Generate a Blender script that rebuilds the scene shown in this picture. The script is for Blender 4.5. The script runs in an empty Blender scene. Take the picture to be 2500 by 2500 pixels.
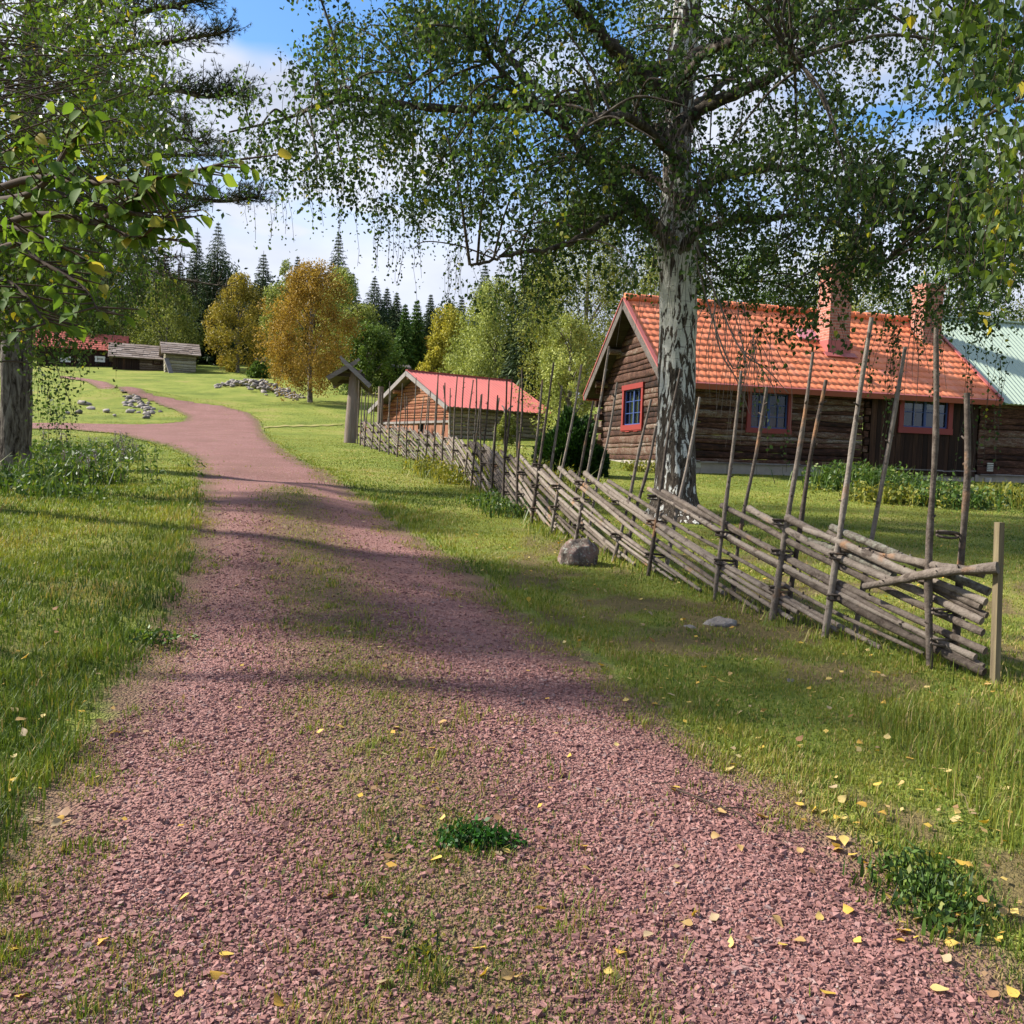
import bpy, math, random
import numpy as np
from mathutils import Vector, Matrix, noise as mnoise

# ---------------------------------------------------------------- camera, sky, sun, exposure
SC = bpy.context.scene
COL = SC.collection
EYE = 1.6
FPX = 2300.0
PITCH = math.radians(3.06)
ROLL = math.radians(2.0)
Fv = np.array([0, math.cos(PITCH), -math.sin(PITCH)])
U0 = np.array([0, math.sin(PITCH), math.cos(PITCH)])
X0 = np.array([1.0, 0, 0])
Rv = math.cos(ROLL) * X0 + math.sin(ROLL) * U0
Uv = -math.sin(ROLL) * X0 + math.cos(ROLL) * U0
cam_d = bpy.data.cameras.new('camera')
cam = bpy.data.objects.new('camera', cam_d); COL.objects.link(cam)
cam_d.sensor_width = 36; cam_d.lens = 36 * FPX / 2500
cam_d.clip_start = 0.05; cam_d.clip_end = 2000
M4 = Matrix(((Rv[0], Uv[0], -Fv[0], 0), (Rv[1], Uv[1], -Fv[1], 0), (Rv[2], Uv[2], -Fv[2], EYE), (0, 0, 0, 1)))
cam.matrix_world = M4
SC.camera = cam

SUN = Vector((-0.78, 0.13, 0.62)).normalized()
SUN_EL = math.asin(SUN.z)
world = bpy.data.worlds.new('World'); SC.world = world; world.use_nodes = True
nt = world.node_tree; nt.nodes.clear()
def wn(t, **k):
    n = nt.nodes.new(t)
    for a, b in k.items(): setattr(n, a, b)
    return n
wo = wn('ShaderNodeOutputWorld'); bg = wn('ShaderNodeBackground')
sky = wn('ShaderNodeTexSky', sky_type='NISHITA', sun_disc=False)
sky.sun_elevation = SUN_EL; sky.sun_rotation = math.atan2(SUN.x, SUN.y)
sky.air_density = 1.0; sky.dust_density = 0.6; sky.ozone_density = 4.0
tc = wn('ShaderNodeTexCoord'); mp = wn('ShaderNodeMapping'); mp.inputs['Scale'].default_value = (1.0, 1.0, 2.2)
mp.inputs['Rotation'].default_value = (0, 0, math.radians(9)); mp.inputs['Location'].default_value = (5.2, 3.3, 2.1)
nz = wn('ShaderNodeTexNoise'); nz.inputs['Scale'].default_value = 3.1; nz.inputs['Detail'].default_value = 4; nz.inputs['Roughness'].default_value = 0.5
nz.inputs['Distortion'].default_value = 0.3
cr = wn('ShaderNodeValToRGB'); cr.color_ramp.elements[0].position = 0.45; cr.color_ramp.elements[1].position = 0.54
sx = wn('ShaderNodeSeparateXYZ')
el = wn('ShaderNodeMapRange'); el.inputs[1].default_value = 0.20; el.inputs[2].default_value = 0.33; el.inputs[3].default_value = 1.0; el.inputs[4].default_value = 0.0
mxm = wn('ShaderNodeMath', operation='MAXIMUM')
nz2 = wn('ShaderNodeTexNoise'); nz2.inputs['Scale'].default_value = 4.0; nz2.inputs['Detail'].default_value = 5
cr2 = wn('ShaderNodeValToRGB'); cr2.color_ramp.elements[0].position = 0.35; cr2.color_ramp.elements[1].position = 0.7
cr2.color_ramp.elements[0].color = (1.7, 1.88, 2.35, 1); cr2.color_ramp.elements[1].color = (2.8, 2.95, 3.35, 1)
hs = wn('ShaderNodeHueSaturation'); hs.inputs['Saturation'].default_value = 1.15; hs.inputs['Value'].default_value = 0.68
mx = wn('ShaderNodeMix', data_type='RGBA')
L = nt.links.new
L(tc.outputs['Generated'], mp.inputs['Vector']); L(mp.outputs[0], nz.inputs['Vector']); L(mp.outputs[0], nz2.inputs['Vector'])
L(tc.outputs['Generated'], sx.inputs[0]); L(sx.outputs['Z'], el.inputs[0])
L(nz.outputs['Fac'], cr.inputs[0]); L(cr.outputs['Color'], mxm.inputs[0]); L(el.outputs[0], mxm.inputs[1])
L(nz2.outputs['Fac'], cr2.inputs[0]); L(sky.outputs[0], hs.inputs['Color'])
L(mxm.outputs[0], mx.inputs[0]); L(hs.outputs[0], mx.inputs[6]); L(cr2.outputs[0], mx.inputs[7])
L(mx.outputs[2], bg.inputs['Color']); bg.inputs['Strength'].default_value = 0.145
L(bg.outputs[0], wo.inputs[0])

sun_d = bpy.data.lights.new('sun', 'SUN'); sun_d.energy = 4.3; sun_d.angle = math.radians(3.0); sun_d.color = (1.0, 0.94, 0.84)
sun = bpy.data.objects.new('sun', sun_d); COL.objects.link(sun)
sun.rotation_euler = SUN.to_track_quat('Z', 'Y').to_euler()
SC.view_settings.view_transform = 'Standard'; SC.view_settings.look = 'None'
SC.view_settings.exposure = 1.3; SC.view_settings.gamma = 1.0; SC.view_settings.use_curve_mapping = False
SC.cycles.max_bounces = 7; SC.cycles.diffuse_bounces = 3; SC.cycles.transmission_bounces = 4; SC.cycles.transparent_max_bounces = 4
SC.cycles.use_denoising = True

# ---------------------------------------------------------------- helpers
rng = np.random.default_rng(7)
random.seed(7)

def vnoise(x, y, s=1.0, seed=0):
    """vectorised 2-D value noise 0..1"""
    x = np.asarray(x, float) * s + 101.3 * seed + 1000; y = np.asarray(y, float) * s + 57.7 * seed + 1000
    xi = np.floor(x); yi = np.floor(y); fx = x - xi; fy = y - yi
    fx = fx * fx * (3 - 2 * fx); fy = fy * fy * (3 - 2 * fy)
    def h(a, b):
        v = np.sin(a * 127.1 + b * 311.7) * 43758.5453
        return v - np.floor(v)
    return (h(xi, yi) * (1 - fx) + h(xi + 1, yi) * fx) * (1 - fy) + (h(xi, yi + 1) * (1 - fx) + h(xi + 1, yi + 1) * fx) * fy

def sstep(a, b, x):
    t = np.clip((np.asarray(x, float) - a) / (b - a), 0, 1); return t * t * (3 - 2 * t)

def G(x, y):
    """ground height"""
    x = np.asarray(x, float); y = np.asarray(y, float)
    ye = np.minimum(y, 128 + 0.02 * np.maximum(y - 128, 0))
    z = 0.0617 * ye - 0.012 * np.clip(x, 0, 14)
    t = np.maximum(ye - 38, 0)
    fac = 1 - 0.62 * sstep(-11, 0, x)
    z = z + 0.085 * t * t / (t + 8) * fac
    # rough bank on the left of the road, small rises elsewhere
    lf = sstep(-1.6, -3.0, x) * sstep(1, 4, y) * (1 - sstep(16, 22, y))
    z = z + lf * (0.26 * vnoise(x, y, 0.45, 3) - 0.04) 
    z = z + 0.75 * np.exp(-((x + 22.8) / 3.6) ** 2 - ((y - 54.5) / 2.6) ** 2)      # mound in the loop of the lane
    z = z + 0.30 * np.exp(-((x + 18.5) / 3.0) ** 2 - ((y - 66.0) / 1.8) ** 2)
    z = z + 0.05 * (vnoise(x, y, 0.35, 5) - 0.5) * sstep(1.0, 2.5, np.abs(x) - 0.03 * y)
    return z

def ray(px, py):
    d = Fv + Rv * ((px - 1250) / FPX) + Uv * ((1250 - py) / FPX)
    return d
def at(px, py, lift=0.0):
    """where the line of sight through a point of the photo meets the ground (lifted)"""
    d = ray(px, py); t = 1.0; lo = None
    prev = 0.5
    for i in range(600):
        t = 0.6 * 1.012 ** i
        p = d * t
        if EYE + p[2] <= G(p[0], p[1]) + lift:
            a, b = prev, t
            for _ in range(25):
                m = (a + b) / 2; q = d * m
                if EYE + q[2] <= G(q[0], q[1]) + lift: b = m
                else: a = m
            q = d * b
            return np.array([q[0], q[1], EYE + q[2]])
        prev = t
    q = d * 150
    return np.array([q[0], q[1], EYE + q[2]])
def dep(px, py, Y):
    """point on the line of sight at distance Y along the view's ground axis"""
    d = ray(px, py); t = Y / d[1]
    return np.array([d[0] * t, Y, EYE + d[2] * t])
def depv(px, py, Y):
    px = np.asarray(px, float); py = np.asarray(py, float)
    d = Fv[None] + Rv[None] * ((px - 1250) / FPX)[:, None] + Uv[None] * ((1250 - py) / FPX)[:, None]
    t = Y / d[:, 1]
    P = d * t[:, None]; P[:, 2] += EYE
    return P

def tag(o, label=None, cat=None, group=None, kind=None):
    if label: o['label'] = label
    if cat: o['category'] = cat
    if group: o['group'] = group
    if kind: o['kind'] = kind
    return o
def empty(name, loc=(0, 0, 0), label=None, cat=None, group=None):
    o = bpy.data.objects.new(name, None); COL.objects.link(o); o.location = loc
    o.empty_display_size = 0.2
    return tag(o, label, cat, group)

class MB:
    def __init__(s): s.V = []; s.F = []; s.A = []; s.n = 0; s.sm = []
    def add(s, V, F, rnd=None, smooth=True):
        V = np.asarray(V, float).reshape(-1, 3); F = np.asarray(F, int)
        s.V.append(V); s.F.append(F + s.n); s.n += len(V)
        r = np.zeros(len(F)) if rnd is None else (np.full(len(F), rnd) if np.isscalar(rnd) else np.asarray(rnd, float))
        s.A.append(r); s.sm.append(np.full(len(F), smooth)); return s
    def build(s, name, mat, parent=None, origin=None, attrs=None):
        V = np.concatenate(s.V) if s.V else np.zeros((0, 3))
        if parent is not None:
            V = V - np.array(ORG.get(parent.name, (0, 0, 0)))
        me = bpy.data.meshes.new(name)
        me.vertices.add(len(V)); me.vertices.foreach_set('co', V.astype(np.float32).ravel())
        li = np.concatenate([f.ravel() for f in s.F]); lt = np.concatenate([np.full(len(f), f.shape[1]) for f in s.F])
        ls = np.concatenate([[0], np.cumsum(lt)[:-1]])
        me.loops.add(len(li)); me.loops.foreach_set('vertex_index', li.astype(np.int32))
        me.polygons.add(len(lt)); me.polygons.foreach_set('loop_start', ls.astype(np.int32))
        me.polygons.foreach_set('use_smooth', np.concatenate(s.sm))
        me.update(calc_edges=True)
        a = me.attributes.new('rnd', 'FLOAT', 'FACE'); a.data.foreach_set('value', np.concatenate(s.A).astype(np.float32))
        if attrs:
            for k, v in attrs.items():
                b = me.attributes.new(k, 'FLOAT', 'POINT'); b.data.foreach_set('value', np.asarray(v, np.float32))
        me.materials.append(mat)
        o = bpy.data.objects.new(name, me); COL.objects.link(o)
        if parent is not None:
            o.parent = parent; ORG[o.name] = ORG.get(parent.name, (0, 0, 0))
        return o
ORG = {}
def thing(name, loc, label, cat, group=None):
    loc = tuple(float(v) for v in loc)
    o = empty(name, loc, label, cat, group); ORG[o.name] = loc
    return o

def tube(mb, P, R, sides=8, cap=True, rnd=0.0, wob=0.0):
    P = np.asarray(P, float); n = len(P); R = np.broadcast_to(np.asarray(R, float), (n,))
    T = np.gradient(P, axis=0); T /= np.linalg.norm(T, axis=1)[:, None] + 1e-9
    up = np.array([0.13, 0.21, 1.0]) if abs(T[0][2]) < 0.9 else np.array([1.0, 0.2, 0.1])
    A = np.cross(T, up); A /= np.linalg.norm(A, axis=1)[:, None] + 1e-9
    B = np.cross(T, A)
    th = np.linspace(0, 2 * np.pi, sides, endpoint=False)
    rr = R[:, None] * np.ones((n, sides))
    if wob: rr = rr * (1 + wob * (rng.random((n, sides)) - 0.5))
    V = P[:, None, :] + rr[..., None] * (np.cos(th)[None, :, None] * A[:, None, :] + np.sin(th)[None, :, None] * B[:, None, :])
    i = np.arange(n - 1)[:, None] * sides; j = np.arange(sides)[None]
    j2 = (j + 1) % sides
    F = np.stack([i + j, i + sides + j, i + sides + j2, i + j2], -1).reshape(-1, 4)
    mb.add(V.reshape(-1, 3), F, rnd)
    if cap:
        for k, e in ((0, 0), (n - 1, 1)):
            c = P[k]; ring = V[k]
            tri = np.array([[sides, a, (a + 1) % sides] if not e else [sides, (a + 1) % sides, a] for a in range(sides)])
            mb.add(np.vstack([ring, c]), tri, rnd, smooth=False)
    return mb
def bezier(P, n=12):
    """smooth curve through points (Catmull-Rom)"""
    P = np.asarray(P, float)
    if len(P) == 2: return np.linspace(P[0], P[1], n)
    Q = np.vstack([2 * P[0] - P[1], P, 2 * P[-1] - P[-2]])
    out = []
    for i in range(len(P) - 1):
        a, b, c, d = Q[i:i + 4]; m = max(2, n // (len(P) - 1))
        for t in np.linspace(0, 1, m, endpoint=False):
            out.append(0.5 * (2 * b + (c - a) * t + (2 * a - 5 * b + 4 * c - d) * t * t + (3 * b - a - 3 * c + d) * t ** 3))
    out.append(P[-1]); return np.array(out)

BOXF = np.array([[0, 1, 3, 2], [4, 6, 7, 5], [0, 4, 5, 1], [2, 3, 7, 6], [0, 2, 6, 4], [1, 5, 7, 3]])
def box(mb, c, ax, ay, az, sx, sy, sz, rnd=0.0):
    """box: centre, three unit axes, full sizes; chamfered long edges"""
    c = np.asarray(c, float); ax = np.asarray(ax, float) * sx / 2; ay = np.asarray(ay, float) * sy / 2; az = np.asarray(az, float) * sz / 2
    V = [c + i * ax + j * ay + k * az for i in (-1, 1) for j in (-1, 1) for k in (-1, 1)]
    mb.add(V, BOXF, rnd, smooth=False); return mb
def plank(mb, a, b, up, w, t, rnd=0.0):
    a = np.asarray(a, float); b = np.asarray(b, float); d = b - a; Ln = np.linalg.norm(d); d = d / Ln
    up = np.asarray(up, float); up = up - d * up.dot(d); up /= np.linalg.norm(up); s = np.cross(d, up)
    return box(mb, (a + b) / 2, d, s, up, Ln, w, t, rnd)

# leaves: rhombus faces -----------------------------------------------------------
def leaf_quads(P, size, rs, droop=0.5, aspect=0.75):
    """P (n,3) -> vertices (n*4,3); each leaf a pointed four-sided blade, tip hanging"""
    n = len(P)
    d = rs.normal(size=(n, 3)); d[:, 2] -= droop * 1.5; d /= np.linalg.norm(d, axis=1)[:, None]
    a = rs.normal(size=(n, 3)); s = np.cross(d, a); s /= np.linalg.norm(s, axis=1)[:, None] + 1e-9
    size = np.broadcast_to(size, (n,))[:, None]
    base = P; tip = P + d * size; mid = P + d * size * 0.42
    l = mid + s * size * aspect / 2; r = mid - s * size * aspect / 2
    return np.stack([base, l, tip, r], 1).reshape(-1, 3)
def add_leaves(mb, P, size, rs, droop=0.5, aspect=0.75, rnd=None, ovate=False):
    n = len(P)
    if ovate:      # six-cornered leaf folded along its midrib
        d = rs.normal(size=(n, 3)); d[:, 2] -= droop * 1.5; d /= np.linalg.norm(d, axis=1)[:, None]
        a = rs.normal(size=(n, 3)); s = np.cross(d, a); s /= np.linalg.norm(s, axis=1)[:, None] + 1e-9
        c = np.cross(s, d); z = np.broadcast_to(size, (n,))[:, None]; f = rs.uniform(-.02, .16, (n, 1)) * z; w = z * aspect / 2
        V = np.stack([P, P + d * z * .22 + s * w * .95 + c * f, P + d * z * .55 + s * w * .72 + c * f, P + d * z - c * f * .8, P + d * z * .55 - s * w * .72 + c * f, P + d * z * .22 - s * w * .95 + c * f], 1).reshape(-1, 3)
        b = np.arange(n)[:, None] * 6; r_ = rs.random(n) if rnd is None else np.asarray(rnd)
        F = np.stack([b + np.array([[0, 1, 2, 3]]), b + np.array([[0, 3, 4, 5]])], 1).reshape(-1, 4)
        mb.add(V, F, np.repeat(r_, 2), smooth=False); return
    V = leaf_quads(P, size, rs, droop, aspect)
    F = np.arange(n * 4).reshape(-1, 4)
    mb.add(V, F, rs.random(n) if rnd is None else rnd, smooth=False)

# ---------------------------------------------------------------- materials
def mat(name):
    m = bpy.data.materials.new(name); m.use_nodes = True; m.node_tree.nodes.clear(); return m
class N:
    """tiny node-tree writer"""
    def __init__(s, m): s.t = m.node_tree
    def n(s, t, ins=None, **k):
        x = s.t.nodes.new(t)
        for a, b in k.items(): setattr(x, a, b)
        for a, b in (ins or {}).items():
            if isinstance(b, bpy.types.NodeSocket): s.t.links.new(b, x.inputs[a])
            else: x.inputs[a].default_value = b
        return x
    def ramp(s, fac, stops):
        r = s.n('ShaderNodeValToRGB', {0: fac}); e = r.color_ramp.elements
        while len(e) < len(stops): e.new(0.5)
        for q, (p, c) in zip(e, stops):
            q.position = p; q.color = (*c, 1) if len(c) == 3 else c
        return r.outputs['Color']
    def mix(s, f, a, b, bt='MIX'):
        x = s.n('ShaderNodeMix', data_type='RGBA', blend_type=bt)
        for i, v in ((0, f), (6, a), (7, b)):
            if isinstance(v, bpy.types.NodeSocket): s.t.links.new(v, x.inputs[i])
            else: x.inputs[i].default_value = v if i == 0 else (*v, 1)
        return x.outputs[2]
    def math(s, op, a, b=0.0, c=None):
        ins = {0: a, 1: b}
        if c is not None: ins[2] = c
        return s.n('ShaderNodeMath', ins, operation=op).outputs[0]
    def mr(s, v, a, b, c=0.0, d=1.0):
        return s.n('ShaderNodeMapRange', {0: v, 1: a, 2: b, 3: c, 4: d}).outputs[0]
    def obj(s, scale=(1, 1, 1), rot=(0, 0, 0)):
        c = s.n('ShaderNodeTexCoord').outputs['Object']
        return s.n('ShaderNodeMapping', {0: c, 'Scale': scale, 'Rotation': rot}).outputs[0]
    def noise(s, v, sc, det=4, rough=0.55, dist=0.0):
        return s.n('ShaderNodeTexNoise', {'Vector': v, 'Scale': sc, 'Detail': det, 'Roughness': rough, 'Distortion': dist}).outputs['Fac']
    def attr(s, name): return s.n('ShaderNodeAttribute', attribute_name=name).outputs['Fac']
    def bump(s, h, st=0.5, dist=0.02): return s.n('ShaderNodeBump', {'Height': h, 'Strength': st, 'Distance': dist}).outputs[0]
    def out(s, col, rough=0.8, normal=None, spec=0.3, metal=0.0):
        ins = {'Base Color': col if isinstance(col, bpy.types.NodeSocket) else (*col, 1), 'Roughness': rough, 'Specular IOR Level': spec, 'Metallic': metal}
        if normal is not None: ins['Normal'] = normal
        b = s.n('ShaderNodeBsdfPrincipled', ins)
        o = s.n('ShaderNodeOutputMaterial'); s.t.links.new(b.outputs[0], o.inputs[0]); return b

def leaf_mat(name, stops, trans=0.35, tcol=None, rough=0.5, spec=0.3):
    m = mat(name); q = N(m); c = q.ramp(q.attr('rnd'), stops)
    d = q.n('ShaderNodeBsdfPrincipled', {'Base Color': c, 'Roughness': rough, 'Specular IOR Level': spec})
    tc = q.mix(1.0, c, tcol or (1.35, 1.25, 0.45), 'MULTIPLY')
    t = q.n('ShaderNodeBsdfTranslucent', {'Color': tc})
    x = q.n('ShaderNodeMixShader', {0: trans, 1: d.outputs[0], 2: t.outputs[0]})
    o = q.n('ShaderNodeOutputMaterial'); q.t.links.new(x.outputs[0], o.inputs[0]); return m

def wood_mat(name, cols, along='x', grain=1.0, bump=0.4, rough=0.85, scale=1.0):
    """weathered wood: streaks along the board"""
    m = mat(name); q = N(m)
    sc = {'x': (0.7, 9, 9), 'z': (9, 9, 0.7), 'y': (9, 0.7, 9)}[along]
    v = q.obj(tuple(a * scale for a in sc))
    a = q.noise(v, 2.2, 6, 0.65); b = q.noise(q.obj(tuple(a * 0.33 * scale for a in sc)), 1.3, 3, 0.5)
    r = q.math('ADD', q.math('MULTIPLY', a, 0.6), q.math('MULTIPLY', b, 0.35)); r = q.math('ADD', r, q.math('MULTIPLY', q.attr('rnd'), 0.30))
    c = q.ramp(q.math('SUBTRACT', r, 0.12), cols)
    f = q.noise(q.obj(tuple(a * 3 * scale for a in sc)), 3.0, 4, 0.7)
    c = q.mix(q.mr(f, 0.52, 0.62), c, (0.012, 0.009, 0.007), 'MIX') if grain > 1 else c
    q.out(c, rough, q.bump(q.math('ADD', a, f), bump, 0.02), 0.2)
    return m
# ---------------------------------------------------------------- road outline (photo points dropped on the ground)
rd_px = [(2394, 2330), (2200, 2200), (2070, 2070), (1915, 1941), (1721, 1838), (1488, 1669), (1294, 1540), (1100, 1372), (970, 1294),
         (841, 1190), (725, 1126), (647, 1072), (628, 1030), (600, 1008), (540, 992), (453, 980), (350, 960), (259, 934), (205, 925), (150, 919),
         (150, 924), (215, 933), (300, 958), (380, 983), (430, 1001), (462, 1018), (455, 1030), (400, 1036), (320, 1038), (78, 1034), (-150, 1028),
         (-150, 1042), (70, 1048), (180, 1050), (280, 1059), (419, 1091), (484, 1119), (498, 1180), (500, 1230), (492, 1290), (475, 1360), (440, 1475),
         (362, 1604), (298, 1721), (168, 1876), (78, 2045), (0, 2122)]
RD = [at(*p)[:2] for p in rd_px]
dl = RD[-1] - RD[-4]; dl /= np.linalg.norm(dl); dr = RD[0] - RD[3]; dr /= np.linalg.norm(dr)
RD = np.array(RD + [RD[-1] + dl * 3.2, np.array([RD[-1][0] - 0.1, -6.0]), np.array([RD[0][0] + 1.0, -6.0]), RD[0] + dr * 2.0])
MID = np.array([at(*p)[:2] for p in [(700, 1200), (725, 1268), (776, 1423), (841, 1617), (932, 1838), (1048, 2135), (1165, 2500), (1250, 2800)]])
def seg_dist(P, A, B):
    d = B - A; t = np.clip(((P - A) @ d) / (d @ d + 1e-12), 0, 1)
    return np.linalg.norm(P - A - t[:, None] * d, axis=1)
def poly_sdf(P, poly):
    """positive inside"""
    dmin = np.full(len(P), 1e9); ins = np.zeros(len(P), bool)
    for i in range(len(poly)):
        A = poly[i]; B = poly[(i + 1) % len(poly)]
        dmin = np.minimum(dmin, seg_dist(P, A, B))
        c = ((A[1] > P[:, 1]) != (B[1] > P[:, 1]))
        with np.errstate(divide='ignore', invalid='ignore'):
            xx = (B[0] - A[0]) * (P[:, 1] - A[1]) / (B[1] - A[1]) + A[0]
        ins ^= c & (P[:, 0] < xx)
    return np.where(ins, dmin, -dmin)
def mid_dist(P):
    d = np.full(len(P), 1e9)
    for i in range(len(MID) - 1): d = np.minimum(d, seg_dist(P, MID[i], MID[i + 1]))
    return d

# ---------------------------------------------------------------- ground materials
def grass_colour(q):
    v = q.n('ShaderNodeTexCoord').outputs['Object']
    a = q.noise(v, 0.35, 5, 0.6); b = q.noise(v, 2.6, 5, 0.65); c = q.noise(v, 38, 3, 0.7)
    f = q.math('ADD', q.math('MULTIPLY', a, 0.5), q.math('ADD', q.math('MULTIPLY', b, 0.26), q.math('MULTIPLY', c, 0.26)))
    col = q.ramp(f, [(0.36, (0.085, 0.105, 0.020)), (0.46, (0.140, 0.180, 0.034)), (0.55, (0.215, 0.242, 0.047)), (0.65, (0.28, 0.235, 0.085))])
    br = q.noise(v, 1.1, 5, 0.7)
    return q.mix(q.mr(br, 0.60, 0.72, 0, 0.6), col, (0.15, 0.115, 0.05))
m_ground = mat('meadow'); q = N(m_ground)
gc = grass_colour(q)
nb = q.noise(q.n('ShaderNodeTexCoord').outputs['Object'], 30, 4, 0.7)
gc = q.mix(q.mr(q.attr('bare'), 0.15, 0.8, 0, .85), gc, q.ramp(nb, [(.3, (.07, .045, .025)), (.55, (.16, .11, .06)), (.7, (.20, .16, .08))]) if False else (.15, .105, .055))
q.out(gc, 0.95, q.bump(nb, 0.9, 0.05), 0.1)

m_road = mat('gravel_sheet'); q = N(m_road)
v = q.n('ShaderNodeTexCoord').outputs['Object']
vo = q.n('ShaderNodeTexVoronoi', {'Vector': v, 'Scale': 62.0, 'Randomness': 1.0})
vo2 = q.n('ShaderNodeTexVoronoi', {'Vector': v, 'Scale': 115.0})
rc = q.n('ShaderNodeSeparateColor', {0: vo.outputs['Color']}).outputs[0]
st = q.ramp(rc, [(0.0, (0.12, 0.055, 0.048)), (0.3, (0.205, 0.097, 0.085)), (0.6, (0.265, 0.130, 0.115)), (0.85, (0.33, 0.175, 0.155)), (0.98, (0.40, 0.30, 0.27))])
n1 = q.noise(v, 0.8, 4, 0.6); n2 = q.noise(v, 6, 4, 0.6)
st = q.mix(q.mr(n2, 0.35, 0.7, 0.0, 0.45), st, (0.31, 0.155, 0.135))
st = q.mix(q.mr(n1, 0.4, 0.65, 0.0, 0.5), st, (0.17, 0.095, 0.070))
md = q.math('ADD', q.attr('mid'), q.math('MULTIPLY', q.math('SUBTRACT', n2, 0.5), 0.5))
trk = q.math('MULTIPLY', q.mr(md, 0.5, 0.75), q.mr(md, 1.35, 1.0))
st = q.mix(q.math('MULTIPLY', trk, q.mr(n1, .3, .6, .15, .6)), st, (0.31, 0.165, 0.145))
mfac = q.mr(md, 0.52, 0.16, 0.0, 0.92)
soil = q.ramp(q.noise(v, 25, 4, 0.7), [(0.3, (0.10, 0.062, 0.038)), (0.55, (0.185, 0.125, 0.075)), (0.7, (0.13, 0.125, 0.04))])
st = q.mix(mfac, st, soil)
sd = q.math('ADD', q.attr('sdf'), q.math('MULTIPLY', q.math('SUBTRACT', q.noise(v, 2.4, 6, 0.7), 0.5), 0.55))
gcol = grass_colour(q)
e1 = q.mr(sd, 0.30, 0.02, 0.0, 0.85); e2 = q.mr(sd, -0.04, -0.16)
st = q.mix(e1, st, soil); st = q.mix(e2, st, gcol)
h = q.math('ADD', vo.outputs['Distance'], q.math('MULTIPLY', vo2.outputs['Distance'], 0.5))
q.out(st, 0.9, q.bump(q.math('MULTIPLY', h, -1), 0.9, 0.02), 0.15)

m_path = mat('worn_path'); q = N(m_path); v = q.n('ShaderNodeTexCoord').outputs['Object']
q.out(q.mix(q.mr(q.noise(v, 3, 4, 0.6), 0.35, 0.6), (0.30, 0.24, 0.12), (0.22, 0.23, 0.05)), 0.95, None, 0.1)

# ---------------------------------------------------------------- ground, road
def polar(r0, r1, nr, a0, a1, na, close=False):
    r = np.geomspace(r0, r1, nr); a = np.linspace(a0, a1, na, endpoint=not close)
    X = r[:, None] * np.sin(a)[None]; Y = r[:, None] * np.cos(a)[None]
    i = np.arange(nr - 1)[:, None] * na; j = np.arange(na if close else na - 1)[None]; j2 = (j + 1) % na
    F = np.stack([i + j, i + j2, i + na + j2, i + na + j], -1).reshape(-1, 4)
    return X.ravel(), Y.ravel(), F
def bareness(X, Y):
    r = np.hypot(X, Y)
    return sstep(.50, .72, .65 * vnoise(X, Y, 1.5, 12) + .35 * vnoise(X, Y, 5.5, 13)) * (1 - sstep(9, 15, r)) * np.where(X > 0, 1.0, .45)
X, Y, F = polar(0.25, 900, 280, -math.pi, math.pi, 760, True)
mb = MB(); V = np.stack([X, Y, G(X, Y)], 1)
V = np.vstack([V, [0, 0, G(0, 0)]]); mb.add(V, F)
mb.add(np.zeros((0, 3)), np.array([[len(V) - 1, (k + 1) % 760, k] for k in range(760)]) - mb.n)
og = mb.build('ground', m_ground, attrs={'bare': bareness(V[:, 0], V[:, 1])}); tag(og, kind='structure')

X, Y, F = polar(0.4, 95, 560, -0.78, 0.72, 900)
P = np.stack([X, Y], 1); sdf = poly_sdf(P, RD)
keep = (sdf[F] > -0.22).all(1); F = F[keep]
used = np.unique(F); remap = -np.ones(len(P), int); remap[used] = np.arange(len(used)); F = remap[F]; X = X[used]; Y = Y[used]; sdf = sdf[used]; P = P[used]
mid = mid_dist(P); rr = np.hypot(X, Y)
crownz = 0.025 * sstep(0, .5, sdf) + 0.018 * np.exp(-(mid / 0.3) ** 2) - 0.015 * np.exp(-((mid - 0.85) / 0.3) ** 2)
mb = MB(); mb.add(np.stack([X, Y, G(X, Y) + 0.008 + 0.0006 * rr + crownz * sstep(-.2, .3, sdf)], 1), F)
orr = mb.build('gravel_road', m_road, attrs={'sdf': sdf, 'mid': mid}); tag(orr, kind='structure')
def RZ(x, y):
    P = np.stack([np.asarray(x, float), np.asarray(y, float)], 1); s = poly_sdf(P, RD); m = mid_dist(P)
    c = 0.025 * sstep(0, .5, s) + 0.018 * np.exp(-(m / 0.3) ** 2) - 0.015 * np.exp(-((m - 0.85) / 0.3) ** 2)
    return G(x, y) + 0.008 + 0.0006 * np.hypot(x, y) + c * sstep(-.2, .3, s), s, m

pp = bezier([at(638, 1045), at(700, 1041), at(770, 1040), at(836, 1037)], 24)
mb = MB(); W = []
for k, p in enumerate(pp):
    w = 0.45 + 0.2 * math.sin(k * 1.3); a = np.array([p[0], p[1] + w]); b = np.array([p[0], p[1] - w])
    for c in (a, b): W.append([c[0], c[1], float(G(c[0], c[1])) + 0.03])
mb.add(W, [[2 * i, 2 * i + 1, 2 * i + 3, 2 * i + 2] for i in range(len(pp) - 1)])
tag(mb.build('path', m_path), kind='structure')

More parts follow.
